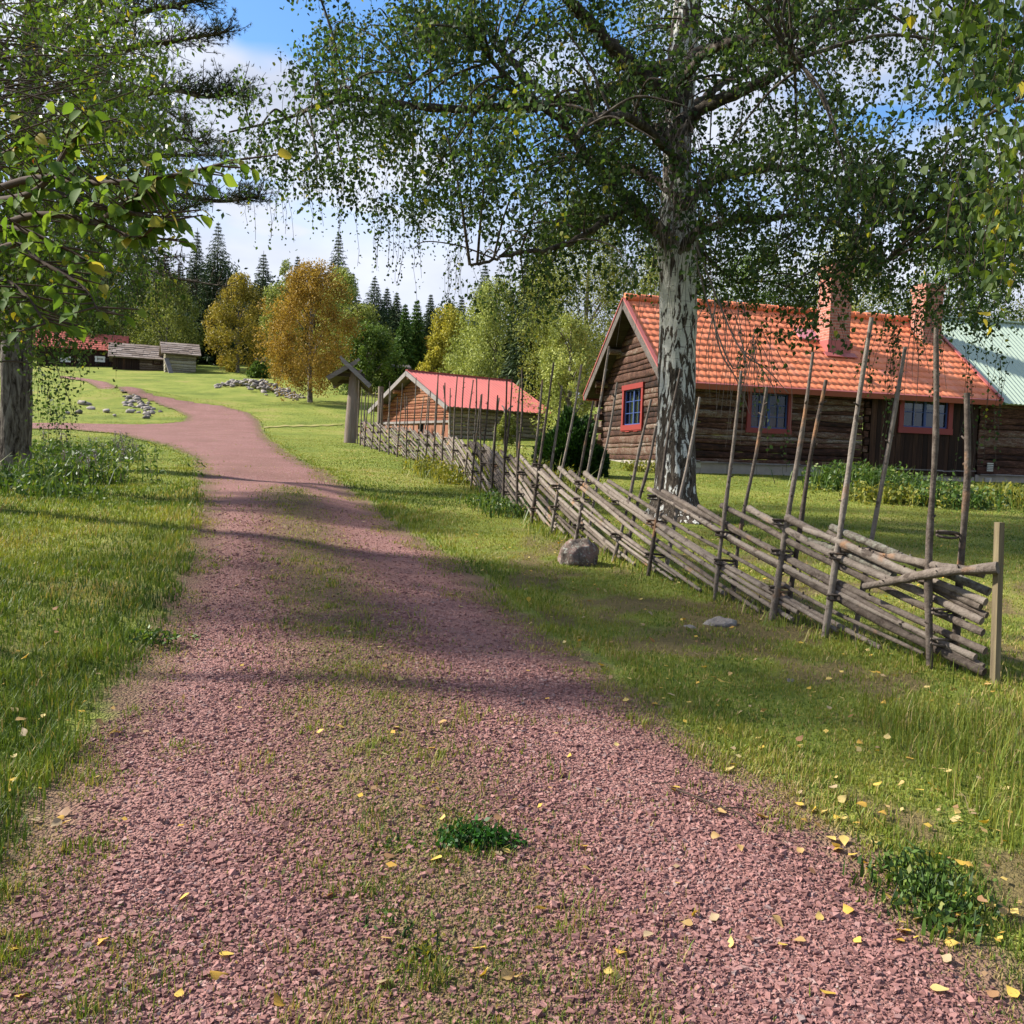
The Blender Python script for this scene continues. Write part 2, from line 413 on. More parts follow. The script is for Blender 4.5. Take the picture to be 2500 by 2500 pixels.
# gravel stones lying loose on the near road
m_peb = mat('pebbles'); q = N(m_peb); v = q.n('ShaderNodeTexCoord').outputs['Object']
c = q.ramp(q.attr('rnd'), [(0.0, (0.10, 0.046, 0.041)), (0.25, (0.175, 0.081, 0.072)), (0.5, (0.24, 0.115, 0.102)), (0.8, (0.30, 0.155, 0.138)), (0.93, (0.26, 0.19, 0.175)), (0.97, (0.13, 0.12, 0.125)), (1.0, (0.42, 0.34, 0.31))])
c = q.mix(q.mr(q.noise(v, 90, 3, 0.6), 0.35, 0.7, 0, 0.3), c, (0.33, 0.18, 0.16))
q.out(c, 0.85, q.bump(q.noise(v, 160, 3, 0.6), 0.4, 0.004), 0.25)
rs = np.random.default_rng(11)
n = 230000
r = 1.9 * (13 / 1.9) ** (rs.random(n) ** 0.92); a = rs.uniform(-0.60, 0.60, n)
X = r * np.sin(a); Y = r * np.cos(a)
Z, s, m = RZ(X, Y)
pr = sstep(0.02, 0.22, s + 0.25 * (vnoise(X, Y, 2.3, 9) - 0.5)) * (1 - 0.6 * np.exp(-(m / 0.3) ** 2)) * (0.55 + 0.45 * sstep(.3, .6, vnoise(X, Y, 1.7, 4)))
k = rs.random(n) < pr; X, Y, Z, r, mp_ = X[k], Y[k], Z[k], r[k], m[k]; n = len(X)
cube = np.array([[i, j, l] for i in (-1, 1) for j in (-1, 1) for l in (-1, 1)], float) * 0.62
S = np.exp(rs.normal(-5.12, 0.38, n)) * (1 + 0.01 * r); S = np.clip(S, 0.003, 0.017)
B = cube[None] + rs.normal(scale=0.26, size=(n, 8, 3)); B *= np.stack([np.ones(n), rs.uniform(.6, 1, n), rs.uniform(.35, .75, n)], 1)[:, None]
B *= S[:, None, None]
th = rs.uniform(0, 2 * np.pi, n); ti = rs.normal(0, .35, n)
cx, sx_ = np.cos(ti)[:, None], np.sin(ti)[:, None]
y2 = B[..., 1] * cx - B[..., 2] * sx_; z2 = B[..., 1] * sx_ + B[..., 2] * cx
ct, st_ = np.cos(th)[:, None], np.sin(th)[:, None]
PV = np.stack([B[..., 0] * ct - y2 * st_ + X[:, None], B[..., 0] * st_ + y2 * ct + Y[:, None], z2 + (Z + S * 0.22)[:, None]], -1)
mb = MB(); mb.add(PV.reshape(-1, 3), (np.arange(n)[:, None, None] * 8 + BOXF[None]).reshape(-1, 4), np.repeat(np.clip(rs.random(n) * .9 + .12 * np.exp(-((mp_ - .88) / .25) ** 2) - .05, 0, 1), 6), smooth=False)
tag(mb.build('gravel', m_peb), 'loose reddish pink crushed stones covering the near road', 'gravel', kind='stuff')

# ---------------------------------------------------------------- grass
m_grass = leaf_mat('grass_blades', [(0.0, (0.038, 0.070, 0.012)), (0.3, (0.082, 0.135, 0.018)), (0.55, (0.160, 0.208, 0.027)), (0.75, (0.235, 0.252, 0.04)), (0.88, (0.33, 0.25, 0.09)), (1.0, (0.42, 0.32, 0.16))], 0.30, (1.2, 1.15, 0.5), 0.55, 0.25)
def blades(mb, X, Y, Z, H, W, rnd, rs, lean=0.5):
    n = len(X); th = rs.uniform(0, 2 * np.pi, n); d = np.stack([np.cos(th), np.sin(th)], 1)
    ln = np.abs(rs.normal(0, lean, n)) * H; s = np.stack([-d[:, 1], d[:, 0]], 1)
    # most blades show some width towards any viewer
    P0 = np.stack([X, Y, Z - 0.005], 1); sv = np.concatenate([s * W[:, None] / 2, np.zeros((n, 1))], 1)
    dv = np.concatenate([d, np.zeros((n, 1))], 1)
    P1 = P0 + dv * (ln * 0.35)[:, None] + np.array([0, 0, 1.0]) * (H * 0.55)[:, None]
    P2 = P0 + dv * ln[:, None] + np.array([0, 0, 1.0]) * (H * np.sqrt(np.clip(1 - (ln / H * .6) ** 2, .15, 1)))[:, None]
    V = np.stack([P0 - sv, P0 + sv, P1 + sv * .8, P1 - sv * .8, P2], 1).reshape(-1, 3)
    b = np.arange(n)[:, None] * 5
    mb.add(V, b + np.array([[0, 1, 2, 3]]), rnd, smooth=False)
    mb.F.append(b + np.array([[3, 2, 4]]) + (mb.n - len(V))); mb.A.append(np.asarray(rnd)); mb.sm.append(np.zeros(n, bool))
rs = np.random.default_rng(5)
mb = MB()
n = 900000
r = 1.7 * (60 / 1.7) ** (rs.random(n) ** 0.95); a = rs.uniform(-0.62, 0.62, n)
X = r * np.sin(a); Y = r * np.cos(a)
Z0, s, m = RZ(X, Y); zg = G(X, Y)
s2 = s + 0.5 * (vnoise(X, Y, 2.2, 2) - 0.5) * np.clip(r / 4, .6, 1.5)
cl = vnoise(X, Y, 1.3, 6); cl2 = vnoise(X, Y, 5.0, 8)
out = sstep(0.20, -0.06, s2)
bare = bareness(X, Y)
p = out * (1 - 0.85 * bare) * (0.55 + 0.45 * cl2)
strip = np.exp(-(m / 0.40) ** 2) * (.34 + .8 * sstep(0.45, 0.85, .5 * vnoise(X, Y, 4.2, 15) + .5 * vnoise(X, Y, 11, 16))) * (s > 0)
edge = sstep(0.38, 0.0, s) * sstep(0.52, 0.8, vnoise(X, Y, 5, 17)) * .6
strip = strip + .5 * (X < -.7) * (Y < 4.2) * (s > 0) * sstep(.9, .3, s) * sstep(.45, .7, vnoise(X, Y, 3, 41)) + sstep(.72, .9, vnoise(X, Y, 3.1, 25)) * .12 * (s > 0)
p = np.maximum(p, np.maximum(strip, edge))
k = rs.random(n) < p
X, Y, Z0, zg, s, r, cl, cl2, m = [v[k] for v in (X, Y, Z0, zg, s, r, cl, cl2, m)]; n = len(X)
Z = np.where(s > -0.2, Z0, zg)
right = sstep(2.2, 3.2, X - 0.18 * (Y - 3)) * (1 - sstep(5.0, 6.5, Y)); right = right * (s < 0)
left = sstep(0, 1, -X - 0.6) * (1 - sstep(12, 20, Y)) * (s < 0)
H = 0.020 + 0.016 * cl + 0.10 * right * (0.4 + cl2) + 0.040 * left * (0.2 + cl2) + 0.02 * sstep(-.0, -.25, s) * sstep(-.6, -.25, s)
H = np.where(s > 0, 0.020 + .022 * sstep(.55, .8, vnoise(X, Y, 7, 51)), H) * rs.uniform(0.5, 1.35, n) * (1 - 0.35 * sstep(14, 40, r))
W = (0.0020 + 0.00065 * r) * rs.uniform(.7, 1.4, n)
tone = 0.27 + 0.50 * vnoise(X, Y, 0.5, 21) + 0.35 * (vnoise(X, Y, 3.3, 31) - .5) + 0.25 * (cl2 - .5) + rs.normal(0, .13, n) - 0.10 * left + 0.02 * (r > 18) + 0.08 * (X > 0)
dry = rs.random(n) < (0.08 + .35 * sstep(.62, .85, vnoise(X, Y, 1.6, 33)) + 0.12 * (X > 0.5) * (r < 14) + .22 * (s > 0)); tone = np.where(dry, rs.uniform(.76, .98, n), np.clip(tone, 0.02, .78))
blades(mb, X, Y, Z, H, W, tone, rs)
tag(mb.build('grass', m_grass), 'short green meadow grass with dry blades beside the road', 'grass', kind='stuff')
# ---------------------------------------------------------------- timber, tile, paint
m_dark = wood_mat('tarred_logs', [(0.30, (0.010, 0.006, 0.005)), (0.43, (0.050, 0.022, 0.014)), (0.53, (0.110, 0.050, 0.032)), (0.62, (0.16, 0.105, 0.075)), (0.74, (0.27, 0.24, 0.20))], 'x', 2, 0.8)
m_greylog = wood_mat('grey_logs', [(0.22, (0.05, 0.036, 0.028)), (0.42, (0.12, 0.085, 0.062)), (0.58, (0.21, 0.165, 0.125)), (0.75, (0.34, 0.30, 0.25))], 'x', 2, 0.6)
m_redlog = wood_mat('red_brown_logs', [(0.2, (0.10, 0.035, 0.02)), (0.42, (0.24, 0.085, 0.045)), (0.6, (0.34, 0.15, 0.08)), (0.8, (0.40, 0.27, 0.18))], 'x', 2, 0.5)
m_palelog = wood_mat('pale_logs', [(0.2, (0.10, 0.085, 0.06)), (0.42, (0.22, 0.19, 0.14)), (0.6, (0.33, 0.30, 0.22)), (0.8, (0.42, 0.38, 0.30))], 'x', 2, 0.5)
m_board = wood_mat('tarred_boards', [(0.3, (0.010, 0.006, 0.005)), (0.55, (0.028, 0.014, 0.009)), (0.75, (0.07, 0.035, 0.02)), (0.9, (0.12, 0.07, 0.04))], 'z', 1, 0.5)
m_redboard = wood_mat('red_brown_boards', [(0.2, (0.10, 0.04, 0.025)), (0.45, (0.26, 0.11, 0.065)), (0.7, (0.36, 0.20, 0.13)), (0.9, (0.42, 0.32, 0.25))], 'z', 1, 0.5)
m_greywood = wood_mat('grey_wood', [(0.2, (0.07, 0.06, 0.055)), (0.45, (0.16, 0.14, 0.13)), (0.7, (0.27, 0.245, 0.23)), (0.9, (0.36, 0.34, 0.32))], 'x', 1, 0.5)
m_dgreywood = wood_mat('dark_grey_wood', [(0.2, (0.03, 0.024, 0.02)), (0.5, (0.075, 0.06, 0.052)), (0.8, (0.16, 0.14, 0.125))], 'x', 1, 0.5)
m_shingle = wood_mat('wood_shingle', [(0.2, (0.10, 0.075, 0.06)), (0.45, (0.20, 0.155, 0.13)), (0.7, (0.30, 0.25, 0.22)), (0.9, (0.38, 0.34, 0.31))], 'x', 1, 0.4)
def paint(name, col, rough=0.6, var=0.25, spec=0.3, sc=6):
    m = mat(name); q = N(m); v = q.obj()
    a = q.noise(v, sc, 5, 0.6); b = q.noise(v, sc * 7, 3, 0.6)
    c = q.mix(q.mr(a, 0.35, 0.7, 0, var), col, tuple(x * 0.55 + 0.02 for x in col))
    q.out(c, rough, q.bump(b, 0.15, 0.01), spec); return m
m_redpaint = paint('red_paint', (0.22, 0.024, 0.018), 0.6)
m_darkred = paint('dark_red_paint', (0.21, 0.034, 0.030), 0.6)
m_blue = paint('blue_paint', (0.035, 0.065, 0.20), 0.5)
m_white = paint('white_paint', (0.70, 0.70, 0.66), 0.6)
m_found = paint('foundation_stone', (0.36, 0.32, 0.27), 0.9, 0.7, 0.1, 3)
m_flash = paint('flashing', (0.36, 0.10, 0.09), 0.5)
m_pinksheet = paint('pink_sheet', (0.52, 0.20, 0.24), 0.5, 0.1)
m_dark_in = paint('dark_room', (0.012, 0.010, 0.009), 0.9)
m_curtain = paint('curtain_cloth', (0.55, 0.46, 0.30), 0.9)
m_redcurtain = paint('red_curtain_cloth', (0.45, 0.16, 0.12), 0.9)
m_greenroof = paint('green_metal_roof', (0.36, 0.44, 0.35), 0.45, 0.15, 0.4)
m_pinkroof = paint('red_metal_roof', (0.66, 0.185, 0.155), 0.6, 0.32, 0.3, 1.1)
m_glass = mat('window_glass'); q = N(m_glass)
g = q.n('ShaderNodeBsdfGlossy', {'Roughness': 0.03, 'Color': (0.9, 0.95, 1, 1)}); t = q.n('ShaderNodeBsdfTransparent', {'Color': (0.6, 0.65, 0.65, 1)})
fr = q.n('ShaderNodeFresnel', {'IOR': 1.45}); x = q.n('ShaderNodeMixShader', {0: q.math('MULTIPLY', fr.outputs[0], 0.8), 1: t.outputs[0], 2: g.outputs[0]})
o = q.n('ShaderNodeOutputMaterial'); q.t.links.new(x.outputs[0], o.inputs[0])
m_tile = mat('clay_tiles'); q = N(m_tile); v = q.obj()
c = q.ramp(q.attr('rnd'), [(0, (0.62, 0.175, 0.080)), (0.5, (0.74, 0.225, 0.100)), (0.85, (0.78, 0.27, 0.14)), (1.0, (0.62, 0.22, 0.14))])
c = q.mix(q.mr(q.noise(v, 1.3, 5, 0.6), 0.45, 0.7, 0, 0.35), c, (0.56, 0.17, 0.12))
c = q.mix(q.mr(q.noise(v, 14, 4, 0.7), 0.58, 0.72, 0, 0.4), c, (0.28, 0.17, 0.11))
c = q.mix(q.mr(q.noise(v, .8, 5, 0.7), 0.52, 0.68, 0, 0.5), c, (0.36, 0.15, 0.09))
q.out(c, 0.75, q.bump(q.noise(v, 60, 3, 0.6), 0.2, 0.01), 0.25)
m_brick = mat('red_brick'); q = N(m_brick); v = q.obj()
sv = q.n('ShaderNodeSeparateXYZ', {0: v}); uu = q.math('ADD', sv.outputs[0], sv.outputs[1])
cv = q.n('ShaderNodeCombineXYZ', {0: uu, 1: sv.outputs[2], 2: 0.0}).outputs[0]
bk = q.n('ShaderNodeTexBrick', {'Vector': cv, 'Color1': (0.28, 0.10, 0.07, 1), 'Color2': (0.40, 0.155, 0.11, 1), 'Mortar': (0.34, 0.26, 0.21, 1), 'Scale': 1.0, 'Mortar Size': 0.008, 'Brick Width': 0.25, 'Row Height': 0.078})
q.out(bk.outputs[0], 0.85, q.bump(bk.outputs[1], -0.4, 0.01), 0.2)

def nv(v): v = np.asarray(v, float); return v / np.linalg.norm(v)
UP = np.array([0, 0, 1.0])

def log_wall(mb, A, d, L, z0, z1, n_logs, out, top=None, hole=(), seed=0, ends=0.0, bul=0.022, du=0.08, sag=0.016):
    """wall of squared logs: A start (x,y), d unit dir, L length, top(u)=height limit, hole list of (u0,u1,z0,z1)"""
    r = np.random.default_rng(seed); out = np.array([out[0], out[1], 0.0]); d = np.array([d[0], d[1], 0.0])
    A3 = np.array([A[0], A[1], 0.0]); hh = (z1 - z0) / n_logs
    bz = [z0 + hh * (k + (r.uniform(-.26, .26) if 0 < k < n_logs else 0)) for k in range(n_logs + 1)]
    us = np.arange(-ends, L + ends + 1e-6, du); nu = len(us)
    ph = r.uniform(0, 6, (n_logs + 1, 3))
    def edge(k, u):
        if k in (0,): return np.full_like(u, bz[0])
        return bz[k] + sag * np.sin(u * 0.9 + ph[k, 0]) + 0.6 * sag * np.sin(u * 3.1 + ph[k, 1])
    prof = np.array([0.02, 0.10, 0.35, 0.65, 0.90, 0.98])
    for k in range(n_logs):
        lo = edge(k, us); hi = edge(k + 1, us)
        w = us
        off = r.uniform(-.008, .012)
        rows = []
        for t in prof:
            zz = lo + (hi - lo) * t
            o = bul * (1 - abs(2 * t - 1) ** 5) + off * 1.3 + 0.016 * (vnoise(w, np.full_like(w, k * 3.0 + t * 2.0), 2.2, seed % 50) - .5)
            if t < .05 or t > .95: o = o * 0 - 0.012
            rows.append(A3 + d * us[:, None] + UP * zz[:, None] + out * (o[:, None] if np.ndim(o) else o))
        V = np.array(rows); m = len(prof)
        i = np.arange(m - 1)[:, None] * nu; j = np.arange(nu - 1)[None]
        F = np.stack([i + j, i + j + 1, i + nu + j + 1, i + nu + j], -1).reshape(-1, 4)
        Vf = V.reshape(-1, 3); C = Vf[F].mean(1); uc = (C - A3) @ d; zc = C[:, 2]
        ok = np.ones(len(F), bool)
        if top is not None: ok &= zc < np.array([top(u) for u in uc])
        for (u0, u1, a, b) in hole: ok &= ~((uc > u0) & (uc < u1) & (zc > a) & (zc < b))
        F = F[ok]
        if len(F):
            mb.add(Vf, F, r.random(), smooth=True)
        # end grain blocks at both ends
        if ends and top is None or (top is not None and ends and top(0.1) > bz[k + 1] - .02):
            for u, sgn in ((-ends, -1), (L + ends, 1)):
                hz = (bz[k] + bz[k + 1]) / 2
                box(mb, A3 + d * (u - sgn * .10) + UP * hz - out * 0.07, d, out, UP, 0.215, 0.16, (bz[k + 1] - bz[k]) * .93, r.random())

def board_wall(mb, A, d, L, z0, z1, out, seed=0, bw=0.16, hole=(), t=0.03, top=None):
    r = np.random.default_rng(seed); A3 = np.array([A[0], A[1], 0.0]); d = np.array([d[0], d[1], 0.0]); out = np.array([out[0], out[1], 0.0]); u = 0
    while u < L - .03:
        w = min(bw * r.uniform(.75, 1.2), L - u); zz = [(z0, z1 if top is None else min(z1, top(u + w / 2)))]
        for (u0, u1, a, b) in hole:
            if u + w / 2 > u0 and u + w / 2 < u1: zz = [(z0, a), (b, zz[0][1])]
        for a, b in zz:
            if b - a < .03: continue
            c = A3 + d * (u + w / 2) + UP * (a + b) / 2 + out * r.uniform(-.004, .012)
            box(mb, c, d, out, UP, w - .008, t, b - a, r.random())
        u += w

def window(parent, A, d, out, u0, u1, z0, z1, mf, ms, cols=2, bars=2, fw=0.10, curtain=None, sill_wave=False, name='window', label=None):
    """frame, sashes, glass and dark room; z and u are the outside of the frame"""
    d = np.array([d[0], d[1], 0.0]); out = np.array([out[0], out[1], 0.0]); A3 = np.array([A[0], A[1], 0.0])
    P = lambda u, z, o: A3 + d * u + UP * z + out * o
    mb = MB(); W = u1 - u0; H = z1 - z0; uc = (u0 + u1) / 2; zc = (z0 + z1) / 2
    box(mb, P(u0 + fw / 2, zc, .035), d, out, UP, fw, .075, H, .2); box(mb, P(u1 - fw / 2, zc, .035), d, out, UP, fw, .075, H, .5)
    box(mb, P(uc, z1 - fw * .5, .043), d, out, UP, W + .05, .085, fw * 1.15, .4)
    box(mb, P(uc, z0 + fw * .5, .040), d, out, UP, W + .03, .080, fw * 1.2, .8)
    if sill_wave:
        for k in range(5): box(mb, P(u0 + W * (k + .5) / 5, z0 - .015 - .02 * (k % 2), .035), d, out, UP, W / 5, .05, .05, .3)
    win = mb.build(name, mf, parent)
    if label: win['label'] = label
    mb = MB(); a, b, c, e = u0 + fw, u1 - fw, z0 + fw * 1.1, z1 - fw * 1.05; sw = .035
    cw = (b - a) / cols
    for k in range(cols):
        s, f = a + k * cw, a + (k + 1) * cw
        for u in (s + sw / 2, f - sw / 2): box(mb, P(u, (c + e) / 2, -.010), d, out, UP, sw, .04, e - c, .3)
        for z in (c + sw / 2, e - sw / 2): box(mb, P((s + f) / 2, z, -.012), d, out, UP, cw, .04, sw, .3)
        for i in range(1, bars + 1): box(mb, P((s + f) / 2, c + (e - c) * i / (bars + 1), -.014), d, out, UP, cw - .01, .028, .020, .3)
        if cols < 3 and bars < 2 or W > 1.1: box(mb, P((s + f) / 2, (c + e) / 2, -.016), d, out, UP, .018, .028, e - c - .02, .3)
    mb.build('sash', ms, win)
    mb = MB(); box(mb, P(uc, (c + e) / 2, -.034), d, out, UP, b - a, .004, e - c); mb.build('pane', m_glass, win)
    mb = MB()
    D = .6
    for (ctr, s1, s2, s3) in ((P(uc, zc, -D), W + .2, .02, H + .2), (P(u0 - .05, zc, -D / 2 - .06), .02, D, H + .2), (P(u1 + .05, zc, -D / 2 - .06), .02, D, H + .2), (P(uc, z0 - .05, -D / 2 - .06), W + .1, D, .02), (P(uc, z1 + .05, -D / 2 - .06), W + .1, D, .02)):
        box(mb, ctr, d, out, UP, s1, s2, s3)
    mb.build('room', m_dark_in, win)
    if curtain is not None:
        mb = MB()
        for (s, f, zb, zt) in curtain[1]:
            n = 26; us = np.linspace(a + (b - a) * s, a + (b - a) * f, n); w = .018 * np.sin(np.arange(n) * 1.9)
            V = [P(us[i], z, -.10 + w[i]) for z in (c + (e - c) * zb, c + (e - c) * zt) for i in range(n)]
            mb.add(V, [[i, i + 1, n + i + 1, n + i] for i in range(n - 1)])
        mb.build('curtain', curtain[0], win)
    return win

def tile_roof(mb, O, d, L, slope, S, seed=0, tw=0.19, ch=0.33, thick=0.02, hole=None):
    """pantiles: O eave start, d along the eave, slope unit vector up the roof, S slope length"""
    r = np.random.default_rng(seed); nrm = np.cross(d, slope); nrm = nrm if nrm[2] > 0 else -nrm
    nt = int(round(L / tw)); sub = 8; us = np.linspace(0, L, nt * sub + 1); ph = (us / (L / nt)) % 1.0
    prof = 0.0045 * np.sin(ph * 2 * np.pi) + 0.000 * np.sin(ph * 4 * np.pi + .8)
    nc = int(round(S / ch)); h = S / nc; nu = len(us)
    for k in range(nc):
        wig = 0.0018 * np.repeat(r.normal(size=nt + 1), sub)[:nu]
        lap = 0.05; s0 = k * h - (lap if k else 0.04) ; s1 = (k + 1) * h
        rag = 0.004 * np.repeat(r.normal(size=nt + 1), sub)[:nu]
        rows = []
        for (s, lift) in ((s0, 0.0), (s0, .013), (s0 * .5 + s1 * .5, .007), (s1, .002)):
            rows.append(O + d * us[:, None] + slope * ((s + (rag + 0.016 * np.cos(ph * 2 * np.pi) if s == s0 else 0 * rag))[:, None]) + nrm * (prof + lift + wig)[:, None])
        V = np.concatenate(rows); i = np.arange(3)[:, None] * nu; j = np.arange(nu - 1)[None]
        F = np.stack([i + j, i + j + 1, i + nu + j + 1, i + nu + j], -1).reshape(-1, 4)
        rn = np.tile(np.clip(r.normal(.45, .22, nt), 0, 1).repeat(sub), 3)
        mb.add(V, F, rn, smooth=True)

def ridge_caps(mb, A, d, L, r=0.10, seg=0.36):
    n = int(L / seg); A = np.asarray(A, float)
    for k in range(n):
        p = A + d * (k * L / n); tube(mb, [p, p + d * (L / n * 1.03)], [r * 1.12, r * .95], 10, True, random.random() * .7)

# ================================================================ the log cottage
def frame_dir(deg): a = math.radians(deg); return np.array([math.cos(a), math.sin(a), 0.0])
hd = frame_dir(13.7); hb = np.array([-hd[1], hd[0], 0.0]); ho = -hb      # along the front, back into the house, out of the front
hc = dep(1640, 1139, 24.5); HB = 1.60
hc = np.array([hc[0], hc[1], 0.0])
HL, HW = 9.15, 5.67; ZL = 1.77; ZE = 4.22; RIDGE = 6.30; OV = 0.45; OG = 0.45
house = thing('log_cottage', (*hc[:2], HB), 'dark log cottage with orange clay tile roof and red framed windows, behind the big birch', 'house')
# roof geometry
def eave_pt(u, v, z): return hc + hd * u + hb * v + UP * z
tanp = (RIDGE - ZE + .12) / (HW / 2)
def gable_top(u): return RIDGE - .14 - abs(u - HW / 2) * tanp
w1 = [dep(1822, 1065, 25), dep(1930, 1065, 25)]
def u_on_front(px):   # position along the front wall seen at this photo column
    d = ray(px, 1050); k = d[0] / d[1]
    return (k * hc[1] - hc[0]) / (hd[0] - k * hd[1])
def z_on_front(px, py):
    u = u_on_front(px); p = hc + hd * u; q_ = dep(px, py, p[1]); return q_[2]
def v_on_gable(px):
    d = ray(px, 1050); k = d[0] / d[1]
    return (k * hc[1] - hc[0]) / (hb[0] - k * hb[1])
def z_on_gable(px, py):
    p = hc + hb * v_on_gable(px); return dep(px, py, p[1])[2]
uw = (u_on_front(1820), u_on_front(1928)); zw = (z_on_front(1870, 1057), z_on_front(1870, 950))
ub = (u_on_front(2108), HL); uw2 = (u_on_front(2187), u_on_front(2317)); zw2 = (z_on_front(2250, 1058), z_on_front(2250, 957))
vg = (v_on_gable(1571), v_on_gable(1521)); zg_ = (z_on_gable(1546, 1049), z_on_gable(1546, 938))
mb = MB(); log_wall(mb, hc, hd, ub[0], ZL, ZE - .18, 15, ho, hole=[(uw[0] + .06, uw[1] - .06, zw[0] + .06, zw[1] - .06)], seed=3)
# protruding log ends at the porch corner
for k in range(12): box(mb, hc + hd * (ub[0] + .06) + UP * (ZL + (k + .5) * (ZE - ZL) / 12) + ho * (.04 if k % 2 else -.02), hd, ho, UP, .14, .12, .17, random.random())
mb.build('front_wall', m_dark, house)
Ag = hc + hb * 0
mb = MB(); log_wall(mb, hc, hb, HW, ZL, RIDGE, 27, -hd, top=gable_top, hole=[(vg[0] + .06, vg[1] - .06, zg_[0] + .06, zg_[1] - .06)], seed=8, ends=0.0)
for k in range(12):
    zc = ZL + (k + .5) * (ZE - ZL) / 12
    if k % 2: box(mb, hc + hb * (HW + .12) + UP * zc + hd * .05, hd, hb, UP, .16, .26, .19, random.random())
    else: box(mb, hc + hb * (HW - .08) + UP * zc - hd * .14, hd, hb, UP, .28, .16, .19, random.random())
    box(mb, hc - hb * (.02) + UP * zc - hd * (.12 if k % 2 else .02), hd, hb, UP, .26, .15, .19, random.random())
# purlin ends under the gable
for v in (0.35, 1.5, HW / 2, HW - 1.5, HW - .35):
    z = gable_top(v) - .13
    tube(mb, [hc + hb * v + UP * z + hd * .3, hc + hb * v + UP * z - hd * (OG - .06)], [.10, .10], 12, True, .9)
gw = mb.build('gable_wall', m_dark, house)
mb = MB(); log_wall(mb, hc + hb * HW, hd, HL, ZL, ZE - .2, 12, hb, seed=12, du=.3)
log_wall(mb, hc + hd * HL, hb, HW, ZL, RIDGE, 22, hd, top=gable_top, seed=14, du=.3); mb.build('rear_wall', m_dark, house)
mb = MB(); board_wall(mb, hc + hd * (ub[0] + .16) - hb * .06, hd, ub[1] - ub[0] - .16, ZL - .15, ZE - .2, ho, 4, hole=[(uw2[0] - ub[0] - .16 + .04, uw2[1] - ub[0] - .16 - .04, zw2[0] + .05, zw2[1] - .05)])
mb.build('porch_boards', m_board, house)
mb = MB()
for (a, b, s) in ((-.02, ub[0] + .1, 0), (ub[0] + .1, HL, 0)):
    u = a
    while u < b:
        w = random.uniform(.5, .95); w = min(w, b - u)
        box(mb, eave_pt(u + w / 2, .10, (ZL + 1.15) / 2 - .01) , hd, hb, UP, w - .012, .26 + random.uniform(-.02, .02), ZL - 1.15, random.random()); u += w
for k in range(8): box(mb, eave_pt(-.02 + .12, k * .72 + .36, (ZL + 1.2) / 2), hd, hb, UP, .26, .70, ZL - 1.2 + random.uniform(-.03, .0), random.random())
mb.build('foundation', m_found, house)
mb = MB()
u = 0.0
while u < HL - .1:
    w = random.uniform(.3, .8); w = min(w, HL - u)
    box(mb, eave_pt(u + w / 2, -.03, ZL + random.uniform(-.015, .02)), nv(hd + UP * random.uniform(-.03, .03)), hb, UP, w, .14, .035, random.random()); u += w
mb.build('sill_slabs', m_greywood, house)
wf = window(house, hc, hd, ho, uw[0], uw[1], zw[0], zw[1], m_darkred, m_blue, 2, 2, .11, (m_redcurtain, [(0, 1, 0, .45)]), label='dark red framed window half hidden by hanging twigs')
wf2 = window(house, hc - hb * .06, hd, ho, uw2[0], uw2[1], zw2[0], zw2[1], m_darkred, m_blue, 2, 1, .14, (m_curtain, [(0, 1, .62, 1)]), label='wide red framed window with bright blue sash in black boards')
wg = window(house, hc, hb, -hd, vg[0], vg[1], zg_[0], zg_[1], m_redpaint, m_blue, 2, 2, .13, (m_curtain, [(0, .3, 0, 1), (.7, 1, 0, 1), (.42, .58, 0, 1)]), True, label='bright red framed window in the gable')
# roof
rise = np.array([0, 0, 1.0]); half = HW / 2 + OV
S = math.hypot(half, half * tanp); sl = nv(hb * half + UP * half * tanp); slb = nv(-hb * half + UP * half * tanp)
ze = RIDGE - half * tanp + .02
O = eave_pt(-OG, -OV, ze); LR = HL + 2 * OG - .1
mb = MB(); nrm = np.cross(hd, sl)
c = O + hd * LR / 2 + sl * S / 2 - nrm * .05; box(mb, c, hd, sl, nrm, LR - .04, S - .02, .07)
Ob = eave_pt(-OG, HW + OV, ze); nrb = np.cross(slb, hd); nrb = nrb if nrb[2] > 0 else -nrb
c = Ob + hd * LR / 2 + slb * S / 2 - nrb * .05; box(mb, c, hd, slb, nrb, LR - .04, S - .02, .07)
roof = mb.build('roof', m_dgreywood, house)
mb = MB(); tile_roof(mb, O + nrm * .01, hd, LR, sl, S - .02, 5); tile_roof(mb, Ob + nrb * .01, hd, LR, slb, S - .02, 6)
ridge_caps(mb, eave_pt(-OG, HW / 2, RIDGE + .09), hd, LR, .11)
mb.build('tiles', m_tile, roof)
for (e, s_, n_) in ((O, sl, nrm), (Ob, slb, nrb)):
    for k_ in (-.03, LR + .02):
        mb = MB(); plank(mb, e + hd * k_ - n_ * .10, e + hd * k_ + s_ * S - n_ * .10, n_, .035, .20, .8); mb.build('barge_board', m_dgreywood, roof)
mb = MB()
for (e, s_, n_) in ((O, sl, nrm), (Ob, slb, nrb)):
    for k in (0.0, LR):
        plank(mb, e + hd * (k + (-.02 if k == 0 else .03)) + n_ * .05 - s_ * .02, e + hd * (k + (-.02 if k == 0 else .03)) + s_ * S + n_ * .05, n_, .10, .04, .5)
    plank(mb, e - hd * .05 - s_ * .055 - n_ * .04, e + hd * (LR + .05) - s_ * .055 - n_ * .04, n_, .05, .17, .4)
mb.build('metal_trim', m_flash, roof)
